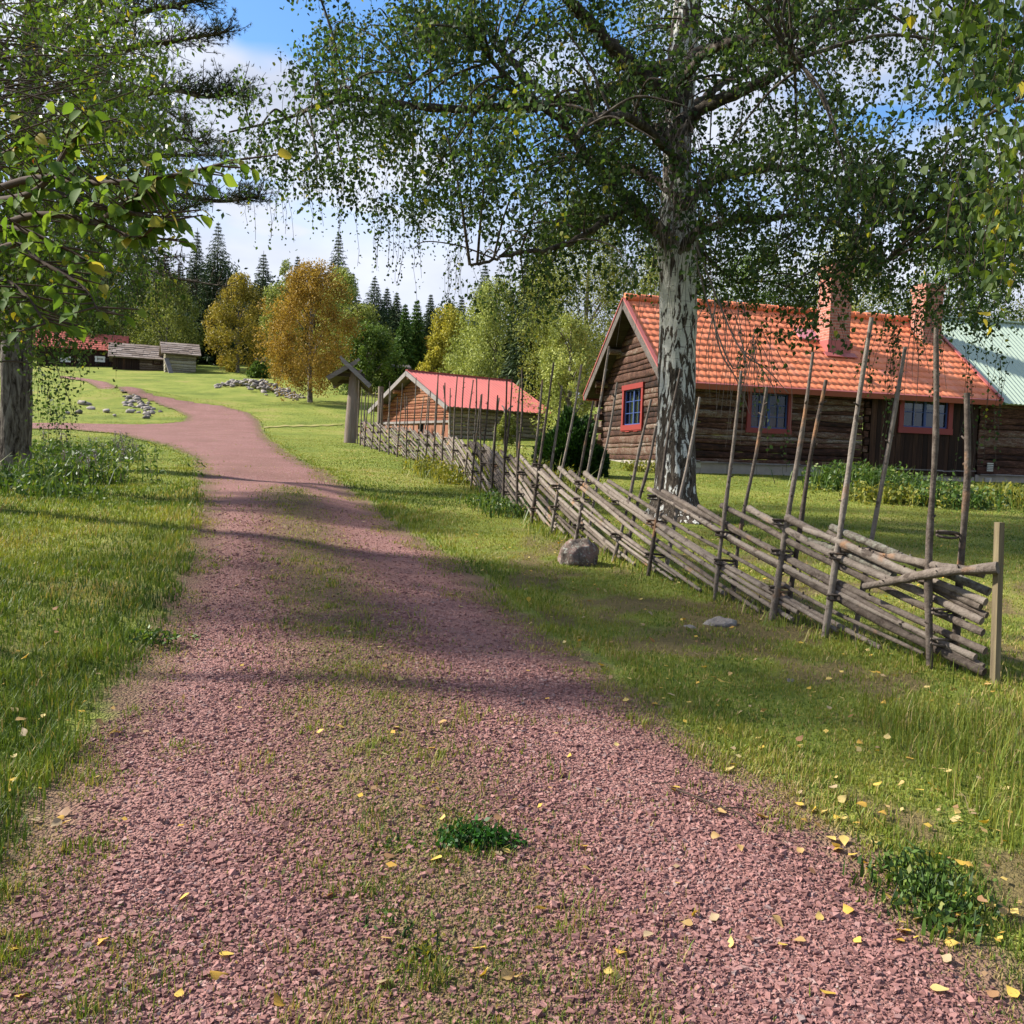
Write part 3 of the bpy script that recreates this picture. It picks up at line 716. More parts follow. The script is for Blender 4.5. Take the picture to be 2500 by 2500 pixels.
# chimney
def on_roof(px, py):   # point of the front roof slope seen through this photo point
    d = ray(px, py); t = ((O - np.array([0, 0, EYE])) @ nrm) / (d @ nrm); return np.array([0, 0, EYE]) + d * t
def chimney(par, base, top_z, w, dpt, name='chimney', axs=(hd, hb)):
    mb = MB(); a, b = axs
    z0 = base[2] - .5; c = np.array([base[0], base[1], (z0 + top_z) / 2]) + b * dpt / 2
    box(mb, c, a, b, UP, w, dpt, top_z - z0); c2 = c.copy(); c2[2] = top_z - .17
    for k, g in enumerate((.05, .10, .06)):
        c2[2] = top_z - .24 + k * .08; box(mb, c2, a, b, UP, w + g, dpt + g, .078)
    ch = mb.build(name, m_brick, par)
    mb = MB(); c3 = np.array([base[0], base[1], base[2] + .1]) + b * dpt / 2
    box(mb, c3 + UP * .02, a, b, UP, w + .06, dpt + .06, .62)
    bm = base + b * -.03; plank(mb, base - a * (w / 2 + .16) + nrm * .07 - sl * .08, base + a * (w / 2 + .16) + nrm * .07 - sl * .08, nrm, .22, .03)
    mb.build('flashing', m_flash, ch); return ch
cb = on_roof(2047, 868); chimney(house, cb, dep(2045, 640, cb[1])[2], .66, .66)
p = on_roof(1968, 822); mb = MB(); box(mb, p + nrm * .07, hd, sl, nrm, .62, .55, .05); mb.build('roof_hatch', m_pinksheet, roof)
m_vent = m_white
def vent(par, p, d, out, w=.22, h=.13):
    mb = MB()
    for k in range(5): box(mb, p + UP * (k - 2) * h / 5, d, out, nv(UP + out * .4), w, .02, h / 5 * .6)
    mb.build('vent', m_vent, par)
vent(house, eave_pt(u_on_front(1703), -.05, 1.68), hd, ho); vent(house, eave_pt(u_on_front(1985), -.05, 1.66), hd, ho)

# ================================================================ neighbour with green roof
nc_ = hc + hd * (HL + .35) + hb * .25
nb_ = thing('green_roofed_house', (*nc_[:2], HB), 'log house with pale green sheet metal roof at the right edge', 'house')
NL, NW = 7.0, 5.6; NZE = 4.12; NR = 6.55; t2 = (NR - NZE) / (NW / 2)
mb = MB(); log_wall(mb, nc_, hd, NL, 1.70, NZE - .1, 11, ho, seed=23, ends=.05, du=.09)
log_wall(mb, nc_, hb, NW, 1.70, NR, 21, -hd, top=lambda u: NR - .1 - abs(u - NW / 2) * t2, seed=25, du=.2)
log_wall(mb, nc_ + hd * NL, hb, NW, 1.70, NR, 21, hd, top=lambda u: NR - .1 - abs(u - NW / 2) * t2, seed=26, du=.3)
log_wall(mb, nc_ + hb * NW, hd, NL, 1.70, NZE - .1, 11, hb, seed=27, du=.3)
mb.build('wall', m_dark, nb_)
mb = MB(); box(mb, nc_ + hd * NL / 2 + hb * .12 + UP * 1.38, hd, hb, UP, NL + .2, .3, .62); box(mb, nc_ + hb * NW / 2 + hd * .12 + UP * 1.38, hd, hb, UP, .3, NW, .6); mb.build('foundation', m_found, nb_)
mb = MB(); u = 0
while u < NL:
    w = random.uniform(.4, .9); box(mb, nc_ + hd * (u + w / 2) - hb * .06 + UP * (1.70 + random.uniform(-.01, .02)), hd, hb, UP, w, .12, .04, random.random()); u += w
mb.build('sill_slabs', m_greywood, nb_)
oh = .45; hf = NW / 2 + oh; Sn = math.hypot(hf, hf * t2); sn = nv(hb * hf + UP * hf * t2); snb = nv(-hb * hf + UP * hf * t2)
mb = MB()
for (e, s_) in ((nc_ - hd * .1 - hb * oh + UP * (NR - hf * t2), sn), (nc_ - hd * .1 + hb * (NW + oh) + UP * (NR - hf * t2), snb)):
    n_ = np.cross(hd, s_); n_ = n_ if n_[2] > 0 else -n_; LN = NL + .6
    us = np.arange(0, LN, .0375); pr = .016 * np.sign(np.sin(us * 2 * np.pi / .15)) * np.minimum(1, 3 * np.abs(np.sin(us * 2 * np.pi / .15)))
    V = np.concatenate([e + hd * us[:, None] + s_ * s + n_ * (pr + .03)[:, None] for s in (-.06, Sn)] )
    m = len(us); mb.add(V, [[i, i + 1, m + i + 1, m + i] for i in range(m - 1)], 0, False)
    box(mb, e + hd * LN / 2 + s_ * Sn / 2 - n_ * .03, hd, s_, n_, LN, Sn, .05)
plank(mb, nc_ - hd * .1 + hb * NW / 2 + UP * (NR + .06), nc_ + hd * (NL + .5) + hb * NW / 2 + UP * (NR + .06), UP, .22, .05)
mb.build('roof', m_greenroof, nb_)
kk = dep(2272, 860, 28.3); mb = MB()
pc = nc_ + hb * (NW / 2 - .9) + hd * ((kk[0] - (nc_ + hb * (NW / 2 - .9))[0]) / hd[0]); pz = NR - .95 * t2
zt = dep(2272, 715, pc[1])[2]
box(mb, np.array([pc[0], pc[1], (pz - .3 + zt) / 2]), hd, hb, UP, .62, .62, zt - pz + .3)
for k, g in enumerate((.05, .10, .06)): box(mb, np.array([pc[0], pc[1], zt + .02 + k * .08]), hd, hb, UP, .62 + g, .62 + g, .078)
mb.build('chimney', m_brick, nb_)
vent(nb_, nc_ + hd * .35 - hb * .06 + UP * 1.92, hd, ho, .2, .26); vent(nb_, nc_ + hd * .3 - hb * .07 + UP * 1.55, hd, ho)

# ================================================================ the barn with pink-red roof
bd = np.array([math.sin(math.radians(54)), math.cos(math.radians(54)), 0]); bb = np.array([-bd[1], bd[0], 0])
bc = dep(1105, 1078, 40); BZ = bc[2] - .05; bc[2] = 0; BL, BW = 4.7, 6.3; BE = 3.95; BR = 5.42; tb = (BR - BE) / (BW / 2)
barn = thing('log_barn', (*bc[:2], BZ), 'low red-brown log barn with flat pinkish red metal roof, beyond the fence', 'barn')
gt = lambda u: BR - .12 - abs(u - BW / 2) * tb
zs = dep(1010, 1030, bc[1] + BW * .4 * bb[1])[2]
mb = MB(); log_wall(mb, bc, bb, BW, zs, BR, 16, -bd, top=gt, seed=41, du=.12, bul=.03)
for v in (.6, 1.9, BW / 2, BW - 1.9, BW - .6):
    z = gt(v) - .10; tube(mb, [bc + bb * v + UP * z + bd * .3, bc + bb * v + UP * z - bd * .5], [.10, .10], 10, True, .95)
mb.build('gable_wall', m_redlog, barn)
mb = MB(); board_wall(mb, bc - bd * .02, bb, BW, BZ - .2, zs - .03, -bd, 43, .18, hole=[(2.45, 2.9, zs - .62, zs - .08)]); mb.build('gable_boards', m_redboard, barn)
mb = MB(); box(mb, bc + bb * BW / 2 - bd * .07 + UP * zs, bb, bd, UP, BW + .1, .10, .10, .9); box(mb, bc + bb * 2.68 - bd * .06 + UP * (zs - .62), bb, bd, UP, .6, .06, .07, 1.); mb.build('sill_beam', m_greywood, barn)
mb = MB(); box(mb, bc + bb * 2.68 + bd * .12 + UP * (zs - .35), bb, bd, UP, .5, .02, .6); mb.build('opening', m_dark_in, barn)
mb = MB(); log_wall(mb, bc, bd, BL, BZ, BE - .06, 9, -bb, seed=45, ends=.14, du=.12, bul=.045)
log_wall(mb, bc + bb * BW, bd, BL, BZ, BE - .06, 9, bb, seed=46, du=.3); log_wall(mb, bc + bd * BL, bb, BW, BZ, BR, 16, bd, top=gt, seed=47, du=.3)
mb.build('side_wall', m_palelog, barn)
mb = MB()
for k in range(9):
    u = k * .6; box(mb, bc + bd * u + UP * (BZ - .02) + bb * .1, bd, bb, UP, .4, .35, .25, random.random())
mb.build('corner_stones', m_found, barn)
oo = .55; hf = BW / 2 + .42; Sb = math.hypot(hf, hf * tb); s1 = nv(bb * hf + UP * hf * tb); s2 = nv(-bb * hf + UP * hf * tb); LB = BL + 2 * oo - .1
mb = MB(); mb2 = MB(); ends = []
for (e, s_) in ((bc - bd * oo - bb * .42 + UP * (BR - hf * tb + .02), s1), (bc - bd * oo + bb * (BW + .42) + UP * (BR - hf * tb + .02), s2)):
    n_ = np.cross(bd, s_); n_ = n_ if n_[2] > 0 else -n_
    us = np.arange(0, LB + .02, .05); pr = .010 * np.sin(us * 2 * np.pi / .2)
    V = np.concatenate([e + bd * us[:, None] + s_ * s + n_ * (pr + .05)[:, None] for s in (-.05, Sb)])
    m = len(us); mb.add(V, [[i, i + 1, m + i + 1, m + i] for i in range(m - 1)], 0, False)
    box(mb2, e + bd * LB / 2 + s_ * Sb / 2 - n_ * .01, bd, s_, n_, LB - .03, Sb - .03, .05, .3)
    plank(mb2, e - bd * .02 - n_ * .07, e - bd * .02 + s_ * Sb - n_ * .07, n_, .04, .19, .9)
broof = mb.build('roof', m_pinkroof, barn); mb2.build('barge_board', m_greywood, broof)
mb = MB(); plank(mb, bc - bd * oo + bb * BW / 2 + UP * (BR + .085), bc + bd * (BL + oo) + bb * BW / 2 + UP * (BR + .085), UP, .2, .04)
for k in range(36): box(mb, bc - bd * oo + bd * (k * .16 + .05) - bb * .09 + bb * BW / 2 + UP * (BR + .062), bd, bb, UP, .06, .03, .05)
mb.build('ridge_cap', m_flash, broof)

# ================================================================ far farmstead on the hill
m_fartile = paint('old_red_tiles', (0.46, 0.12, 0.085), 0.8, 0.5, 0.2, 3)
def simple_house(name, label, px0, px1, base_py, D, ang, Lh, Wh, we, rh, mwall, mroof, logs=7, cat='house', tiles=False, boards=False, basez=None):
    c = at(px0, base_py); d = np.array([math.cos(math.radians(ang)), math.sin(math.radians(ang)), 0]); b = np.array([-d[1], d[0], 0]); z0 = c[2] if basez is None else basez
    c3 = np.array([c[0], c[1], 0]); t = thing(name, (c[0], c[1], z0), label, cat); tt = rh / (Wh / 2)
    mbw = MB(); seed = abs(hash(name)) % 97 if False else len(name) * 3 + int(px0) % 17
    g = lambda u: z0 + we + rh - .08 - abs(u - Wh / 2) * tt
    if boards: board_wall(mbw, c3, d, Lh, z0 - .3, z0 + we - .05, -b, seed, .2)
    else: log_wall(mbw, c3, d, Lh, z0 - .1, z0 + we - .08, logs, -b, seed=seed, du=.25, bul=.06, sag=.02)
    log_wall(mbw, c3, b, Wh, z0 - .1, z0 + we + rh, logs * 2, -d, top=g, seed=seed + 1, du=.25)
    log_wall(mbw, c3 + d * Lh, b, Wh, z0 - .1, z0 + we + rh, logs * 2, d, top=g, seed=seed + 2, du=.25)
    log_wall(mbw, c3 + b * Wh, d, Lh, z0 - .1, z0 + we - .08, logs, b, seed=seed + 3, du=.4)
    w = mbw.build('wall', mwall, t)
    o2 = .45; hf = Wh / 2 + o2; Sx = math.hypot(hf, hf * tt); mbr = MB()
    for (e, s_) in ((c3 - d * .4 - b * o2 + UP * (z0 + we + rh - hf * tt), nv(b * hf + UP * hf * tt)), (c3 - d * .4 + b * (Wh + o2) + UP * (z0 + we + rh - hf * tt), nv(-b * hf + UP * hf * tt))):
        n_ = np.cross(d, s_); n_ = n_ if n_[2] > 0 else -n_
        if tiles: tile_roof(mbr, e + n_ * .03, d, Lh + .8, s_, Sx, seed, .3, .42)
        else:
            r = np.random.default_rng(seed); nr = max(4, int(Sx / .35))
            for k in range(nr):
                uu = 0
                while uu < Lh + .8:
                    ww = r.uniform(.25, .9); ww = min(ww, Lh + .8 - uu)
                    box(mbr, e + d * (uu + ww / 2) + s_ * (Sx * (k + .5) / nr) + n_ * (.05 + r.uniform(-.01, .02)), d, nv(s_ - n_ * .10), np.cross(d, nv(s_ - n_ * .10)), ww - .01, Sx / nr * 1.12, .035, r.random()); uu += ww
                    if ww < .05: break
        box(mbr, e + d * (Lh + .8) / 2 + s_ * Sx / 2 - n_ * .02, d, s_, n_, Lh + .78, Sx - .02, .05, .3)
    rf = mbr.build('roof', mroof, t)
    return t, c3, d, b, z0
t, c3, d, b, z0 = simple_house('far_cottage', 'dark cottage with red tiled roof and small white window, far left on the hill', 90, 270, 893, 86, 20, 7.2, 5, 2.0, 1.5, m_board, m_fartile, 8, tiles=True, boards=True)
def usee(px, c3, d):
    r_ = ray(px, 900); k = r_[0] / r_[1]; return (k * c3[1] - c3[0]) / (d[0] - k * d[1])
for (a, e) in ((232, 256), (147, 172)):
    u0, u1 = usee(a, c3, d), usee(e, c3, d); pz = dep((a + e) / 2, 878, (c3 + d * u0)[1])[2]
    window(t, c3 - b * .03, d, -b, u0, u1, pz - .2, pz + .3, m_white, m_white, 2, 1, .14)
t, c3, d, b, z0 = simple_house('grey_outbuilding', 'long low grey timber outbuilding with wooden plank roof beside the far cottage', 275, 410, 902, 89, 22, 5.9, 3.8, 1.35, 1.15, m_greylog, m_shingle, 6, cat='outbuilding')
mb = MB(); board_wall(mb, c3 - b * .10, d, 2.2, z0 - .2, z0 + 1.35, -b, 5, .2); mb.build('board_front', m_board, t)
u0 = usee(372, c3, d); window(t, c3 - b * .03, d, -b, u0, u0 + .75, z0 + .65, z0 + 1.2, m_board, m_white, 2, 0, .12)
t, c3, d, b, z0 = simple_house('raised_storehouse', 'small raised log storehouse with plank roof and ramp, far behind the lawn', 404, 470, 909, 91, 24, 2.5, 2.8, 1.85, .85, m_palelog, m_shingle, 8, cat='storehouse')
mb = MB(); plank(mb, c3 - b * 1.1 + d * .42 + UP * (z0 - .25), c3 - b * .1 + d * .05 + UP * (z0 + 1.2), UP, .42, .08, .6); mb.build('ramp', m_greywood, t)
mb = MB()
for (u, v) in ((0.1, 0.1), (2.6, .1), (.1, 2.9), (2.6, 2.9), (1.3, .1)): box(mb, c3 + d * u + b * v + UP * (z0 - .3), d, b, UP, .4, .4, .6, .3)
mb.build('stone_footing', m_found, t)
# small white-framed shed glimpsed behind the barn gable
t, c3, d, b, z0 = simple_house('pale_roofed_shed', 'small shed with pale roof glimpsed between the gate roof and the barn', 935, 975, 965, 58, 12, 1.5, 2, 2.0, .25, m_board, m_greywood, 6, cat='shed', boards=True)

# ================================================================ roofed gate posts at the end of the fence
m_post = wood_mat('post_wood', [(0.2, (0.09, 0.065, 0.05)), (0.45, (0.17, 0.13, 0.105)), (0.7, (0.28, 0.235, 0.20)), (0.9, (0.36, 0.32, 0.29))], 'z', 1, 0.5)
pf = at(853, 1081); g = thing('roofed_gate', pf, 'weathered wooden gate post under a small gabled roof with crossed boards', 'gate')
D0 = pf[1]; pt = dep(868, 905, D0 + .1)
mb = MB(); tube(mb, [pf - UP * .3, pf + (pt - pf) * .35, pf + (pt - pf) * .7, pt], [.215, .21, .20, .20], 20, True, .4); mb.build('post', m_post, g)
ax = nv(np.array([-.14, 1, 0.0])); pb = pf + ax * 3.4; pb[2] = float(G(pb[0], pb[1]))
mb = MB(); tube(mb, [pb - UP * .3, pb + (pt - pf)], [.17, .16], 16, True, .3); mb.build('post', m_post, g)
pb2 = at(927, 1058)
mb = MB(); tube(mb, [pb2 - UP * .3, pb2 + UP * 2.05], [.13, .12], 12, True, .2); mb.build('post', m_post, g)
ap = dep(852, 892, D0 - .35); lt = dep(801, 921, D0 - .35); rt = dep(903, 941, D0 - .35)
La = 4.2
mb = MB(); mb2 = MB(); mb3 = MB()
for e, sgn in ((lt, -1), (rt, 1)):
    s_ = e - ap; S_ = np.linalg.norm(s_); s_ = s_ / S_; n_ = np.cross(ax, s_); n_ = n_ if n_[2] > 0 else -n_
    for k in range(6):
        a = ap + s_ * (S_ * (k + .5) / 6) + n_ * (.05 + .012 * (k % 2)); box(mb, a + ax * La / 2, ax, s_, n_, La, S_ / 6 + .03, .03, random.random())
    box(mb, ap + s_ * S_ / 2 + ax * La / 2 + n_ * .012, ax, s_, n_, La - .06, S_, .025, .3)
    for q_ in (-.03, La):
        plank(mb2, ap - s_ * .30 + ax * (q_ - .025 * sgn) - n_ * .02, e + s_ * .04 + ax * (q_ - .025 * sgn) - n_ * .02, n_, .045, .145, .5 + .2 * sgn)
        plank(mb2, ap - s_ * .42 + ax * (q_ - .025 * sgn) - n_ * .0 + UP * .02, ap - s_ * .24 + ax * (q_ - .025 * sgn) - n_ * .02, n_, .04, .09, .8)
rf = mb.build('roof', m_dgreywood, g); mb2.build('barge_board', m_greywood, rf)
mb = MB(); mid_ = (lt + rt) / 2
for q_ in (.35, 3.6):
    mb = MB()
    a = ap + ax * q_ - UP * .30; plank(mb, a - nv(np.cross(ax, UP)) * .55, a + nv(np.cross(ax, UP)) * .55, UP, .10, .14, .2); mb.build('cross_beam', m_dgreywood, g)
mb = MB(); a = ap + ax * .2 - UP * .12; plank(mb, a, a + ax * 3.8, UP, .14, .16, .1); mb.build('ridge_beam', m_dgreywood, g)

# ================================================================ round-pole fence
m_pole = mat('peeled_poles'); q = N(m_pole); v = q.obj()
a = q.noise(v, 14, 5, 0.7); b2 = q.noise(v, 3.0, 4, 0.6); c_ = q.noise(v, 60, 4, 0.7)
col = q.ramp(q.math('ADD', q.math('MULTIPLY', a, .5), q.math('ADD', q.math('MULTIPLY', q.attr('rnd'), .3), q.math('MULTIPLY', c_, .2))), [(0.28, (0.030, 0.023, 0.018)), (0.44, (0.092, 0.072, 0.058)), (0.60, (0.18, 0.148, 0.122)), (0.8, (0.27, 0.235, 0.20))])
col = q.mix(q.mr(b2, 0.60, 0.70, 0, .8), col, (0.30, 0.155, 0.075)); col = q.mix(q.mr(q.noise(v, 9, 3, .6), .60, .66, 0, .8), col, (0.05, 0.036, 0.028))
q.out(col, .85, q.bump(q.math('ADD', a, c_), .6, .015), .2)
m_lich = mat('lichen_bark'); q = N(m_lich); v = q.obj()
col = q.ramp(q.noise(v, 22, 5, .7), [(.3, (.05, .04, .032)), (.5, (.15, .135, .11)), (.62, (.22, .22, .18)), (.7, (.10, .08, .065))]); q.out(col, .9, q.bump(q.noise(v, 40, 4, .7), .9, .02), .1)
m_endcut = mat('cut_end'); q = N(m_endcut); q.out(q.ramp(q.noise(q.obj(), 20, 3, .6), [(.3, (.20, .15, .10)), (.7, (.34, .27, .19))]), .9, None, .1)
m_newpost = wood_mat('new_post_wood', [(0.25, (0.06, 0.045, 0.03)), (0.45, (0.13, 0.10, 0.062)), (0.65, (0.24, 0.195, 0.11))], 'z', 1, 0.3)
fp = [(2455, 1668), (2270, 1638), (2065, 1560), (1900, 1513), (1740, 1470), (1618, 1405), (1535, 1372), (1455, 1332), (1385, 1305), (1335, 1280), (1280, 1258), (1235, 1238), (1195, 1220), (1130, 1180), (1080, 1155), (1020, 1131), (960, 1110), (905, 1092), (872, 1084)]
FW = np.array([at(*p)[:2] for p in fp]); pc_ = np.polyfit(FW[:, 1], FW[:, 0], 4, w=np.array([9., 6, 4, 3, 2, 2] + [1.] * (len(FW) - 6))); yy_ = np.linspace(FW[0, 1], FW[-1, 1], 260); FW = np.stack([np.polyval(pc_, yy_), yy_], 1)
dd = np.concatenate([[0], np.cumsum(np.linalg.norm(np.diff(FW, axis=0), axis=1))]); FLEN = dd[-1]
def F_at(s):
    s = np.clip(s, 0, FLEN); x = np.interp(s, dd, FW[:, 0]); y = np.interp(s, dd, FW[:, 1]); return np.array([x, y, float(G(x, y))])
def F_dir(s): return nv((F_at(s + .3) - F_at(s - .3)) * np.array([1, 1, 0]))
stations = []
for (px, py) in fp[1:]:
    p = at(px, py)[:2]; k = np.argmin(np.linalg.norm(FW - p, axis=1)); stations.append(dd[k])
stat = [stations[0]]
for s in stations[1:]:
    gap = s - stat[-1]; n = max(1, int(round(gap / 1.12)))
    for k in range(n): stat.append(stat[-1] + gap / n if k < n - 1 else s)
fo = F_at(0); fence = thing('roundpole_fence', fo, 'grey roundpole fence with slanting rails and tall paired stakes along the lane', 'fence')
rs = np.random.default_rng(77)
tops = {2270: (2285, 800), 2065: (2128, 775), 1900: (1985, 860), 1740: (1810, 905), 1618: (1662, 900), 1535: (1590, 975), 1455: (1487, 845), 1385: (1420, 890), 1335: (1352, 885)}
def knobby(P, r0, r1, sides=9, wob=.12, kn=0.0):
    P = bezier(P, 14); n = len(P); R = np.linspace(r0, r1, n) * (1 + .10 * rs.normal(size=n) * (1 if n > 2 else 0))
    return P, np.clip(R, .3 * r0, 1.4 * r0)
def stake(s, side, top, r0=.028):
    c = F_at(s); d = F_dir(s); n = np.array([-d[1], d[0], 0]) * side
    b = c + n * .085 + d * rs.normal(0, .02); b[2] = float(G(b[0], b[1]))
    h = top - b[2]; mid = b + (UP * h + d * 0) * .5
    return b, h, n, d
mbs = []
near_tops = [(s, px) for s, px in zip(stations, [p[0] for p in fp[1:]])]
for i, s in enumerate(stat):
    c = F_at(s); Yd = c[1]
    match = [px for (s0, px) in near_tops if abs(s0 - s) < 1e-6]
    for side in (1, -1):
        d = F_dir(s); n = np.array([-d[1], d[0], 0]); n = n if n[1] < 0 else -n   # towards the lane
        b = c + n * .085 * side + d * rs.normal(0, .03 if side == 1 else .06); b[2] = float(G(b[0], b[1])) - .06
        if match and match[0] in tops:
            tx, ty = tops[match[0]]
            tp = dep(tx, ty, b[1])
            if side == 1: ftop = (tp - b)
            else: tp = b + ftop * rs.uniform(.78, .98) + np.array([rs.normal(.03, .04), 0, 0])
        else:
            tp = b + UP * rs.uniform(1.75, 2.25) + np.array([rs.normal(.06, .06), 0, 0]) + d * rs.normal(0, .06)
            tp[2] = b[2] + (rs.uniform(1.7, 2.3))
        if tp[2] - b[2] > 2.75: tp = b + (tp - b) * 2.75 / (tp[2] - b[2])
        m1 = b + (tp - b) * .35 + rs.normal(0, .012, 3); m2 = b + (tp - b) * .7 + rs.normal(0, .016, 3)
        big = 1.35 if i == 0 else 1.2 if i < 3 else 1.0
        P, R = knobby([b, m1, m2, tp], .0225 * big * rs.uniform(.85, 1.1), .012 * big)
        mb = MB(); tube(mb, P, R, 9, True, rs.random())
        for _ in range(5):
            t_ = rs.uniform(.15, .95); p_ = b + (tp - b) * t_; a_ = rs.uniform(0, 6.28); o_ = np.array([math.cos(a_), math.sin(a_), .5]); tube(mb, [p_, p_ + o_ * .04], [.009, .005], 5, True, .2)
        mb.build('stake', m_pole, fence)
    # withy bindings
    mb = MB()
    for hgt in ((.30, .58) if i % 2 else (.22, .50, .74)) if i > 0 else (.18, .36, .66, .86):
        cc = c + UP * (hgt + rs.normal(0, .02)); n2 = np.array([-F_dir(s)[1], F_dir(s)[0], 0]); d2 = F_dir(s)
        for w in range(2):
            th = np.linspace(0, 2 * np.pi, 15); k1, k2 = .105, .045
            P = [cc + n2 * k1 * math.cos(t_) + d2 * k2 * math.sin(t_) + UP * (.02 * w + .012 * math.sin(t_ + w * 2)) for t_ in th]
            tube(mb, P, [.009] * 15, 5, False, rs.random() * .4)
        e_ = cc - n2 * .12; tube(mb, [e_, e_ + d2 * .08 + UP * rs.uniform(-.06, .06)], [.008, .004], 5, True, .2)
    mb.build('binding', m_pole, fence)
# end post: planed square post
ep = at(2430, 1668); et = dep(2441, 1285, ep[1]); mb = MB(); dz = nv(et - ep)
box(mb, (ep + et) / 2 - UP * .1, nv([1, .35, 0]), nv([-.35, 1, 0]), dz, .042, .042, np.linalg.norm(et - ep) + .25, .6); mb.build('end_post', m_newpost, fence)
# rails: each slopes down towards the near end
def rail(s_low, s_high, z_low, z_high, lat, r0, r1, m=None, k=6):
    ss = np.linspace(s_low, s_high, k); P = []
    for j, s in enumerate(ss):
        c = F_at(s); d = F_dir(s); n = np.array([-d[1], d[0], 0]); f = j / (k - 1)
        P.append(c + n * (lat + rs.normal(0, .005)) + UP * (z_low + (z_high - z_low) * f + rs.normal(0, .006)))
    P = bezier(P, 22); n_ = len(P); R = np.linspace(r0, r1, n_) * (1 + .07 * rs.normal(size=n_))
    mb = MB(); tube(mb, P, R, 10, True, rs.random())
    for _ in range(9):   # knots and stubs
        j = rs.integers(1, n_ - 1); a_ = rs.uniform(0, 6.28); o_ = np.array([.3 * math.cos(a_), .3 * math.sin(a_), math.sin(a_ * 2)]); o_ = nv(o_)
        tube(mb, [P[j], P[j] + o_ * (R[j] + rs.uniform(.006, .022))], [.011, .006], 5, True, .1)
    return mb.build('rail', m or m_pole, fence)
HT = .80; RL = 4.0; stp = .40
k = 0; s = -RL + .35
while s < FLEN - .6:
    L_ = RL + rs.uniform(-.5, .5); s0, s1_ = s, s + L_; slope = HT / RL
    zl, zh = 0.02 + rs.uniform(0, .05), HT + rs.uniform(-.05, .05)
    a, b_ = max(s0, .05 + rs.uniform(0, .08)), min(s1_, FLEN - .05)
    if b_ - a > .8:
        f0 = (a - s0) / L_; f1 = (b_ - s0) / L_
        za, zb = zl + (zh - zl) * f0, zl + (zh - zl) * f1
        r_ = rs.uniform(.019, .026)
        rail(a, b_, za, zb, rs.uniform(-.028, .028), r_ * .72 if a == s0 else r_ * 1.15, r_ * 1.12, m_lich if rs.random() < .08 else None)
        if s < 9 and k % 4 == 1: rail(max(a - .05, .08), b_ - .4 - rs.uniform(0, .6), za + .045, zb - .06, rs.uniform(-.05, .05), r_ * .8, r_ * .8)
    s += stp * rs.uniform(.8, 1.2); k += 1
# short braces near the end post
def prail(pts, r0, r1, m=m_pole):
    P = bezier(pts, 16); mb = MB(); R = np.linspace(r0, r1, len(P)) * (1 + .08 * rs.normal(size=len(P))); tube(mb, P, R, 10, True, .6)
    for _ in range(14):
        j = rs.integers(1, len(P) - 1); o_ = nv(rs.normal(size=3)); tube(mb, [P[j], P[j] + o_ * (R[j] + rs.uniform(.01, .04))], [.010, .003], 5, True, .1)
    return mb.build('rail', m, fence)
Y1 = F_at(stations[0])[1]; Y2 = F_at(stations[1])[1]; YE = ep[1]
prail([dep(2058, 1340, Y2 - .03), dep(2140, 1350, Y2 * .7 + Y1 * .3), dep(2270, 1378, Y1), dep(2402, 1400, YE + .05)], .028, .030)
prail([dep(2110, 1432, Y2 * .75 + Y1 * .25 - .12), dep(2200, 1415, Y1 * .6 + Y2 * .4 - .12), dep(2290, 1398, Y1 - .1), dep(2436, 1386, YE - .04)], .026, .034)
prail([dep(1975, 1322, Y2 + .25), dep(2080, 1355, Y2 - .05), dep(2180, 1408, Y1 * .5 + Y2 * .5)], .030, .036, m_lich)
# ---------------------------------------------------------------- bark and leaves
m_bark = mat('birch_bark'); q = N(m_bark); tcn = q.n('ShaderNodeTexCoord').outputs['Object']
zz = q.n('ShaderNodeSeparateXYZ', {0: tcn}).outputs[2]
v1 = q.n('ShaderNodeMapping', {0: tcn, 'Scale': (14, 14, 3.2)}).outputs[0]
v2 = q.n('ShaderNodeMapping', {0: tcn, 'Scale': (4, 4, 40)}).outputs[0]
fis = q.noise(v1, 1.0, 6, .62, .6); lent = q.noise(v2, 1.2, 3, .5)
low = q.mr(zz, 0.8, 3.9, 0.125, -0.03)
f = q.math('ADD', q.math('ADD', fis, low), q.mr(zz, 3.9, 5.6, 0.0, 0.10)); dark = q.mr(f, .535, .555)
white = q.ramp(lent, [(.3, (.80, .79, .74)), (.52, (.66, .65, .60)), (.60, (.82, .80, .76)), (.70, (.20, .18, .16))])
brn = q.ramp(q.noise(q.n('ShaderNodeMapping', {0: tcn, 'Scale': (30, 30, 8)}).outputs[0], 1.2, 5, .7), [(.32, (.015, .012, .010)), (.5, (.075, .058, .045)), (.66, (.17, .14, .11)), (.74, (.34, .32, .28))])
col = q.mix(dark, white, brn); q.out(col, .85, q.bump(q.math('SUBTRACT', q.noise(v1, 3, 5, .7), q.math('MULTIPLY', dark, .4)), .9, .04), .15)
m_limb = mat('dark_limb_bark'); q = N(m_limb); v = q.obj()
q.out(q.ramp(q.noise(v, 9, 6, .7), [(.3, (.018, .014, .011)), (.5, (.06, .048, .038)), (.63, (.14, .12, .095)), (.7, (.30, .28, .24))]), .9, q.bump(q.noise(v, 22, 4, .7), .8, .03), .1)
m_pinebark = mat('rough_bark'); q = N(m_pinebark); v = q.n('ShaderNodeMapping', {0: q.n('ShaderNodeTexCoord').outputs['Object'], 'Scale': (9, 9, 2.2)}).outputs[0]
q.out(q.ramp(q.noise(v, 1.3, 6, .68, .8), [(.36, (.018, .014, .011)), (.46, (.085, .070, .060)), (.6, (.19, .168, .148)), (.75, (.27, .245, .22))]), .95, q.bump(q.noise(v, 1.6, 6, .7, .8), 1.0, .06), .1)
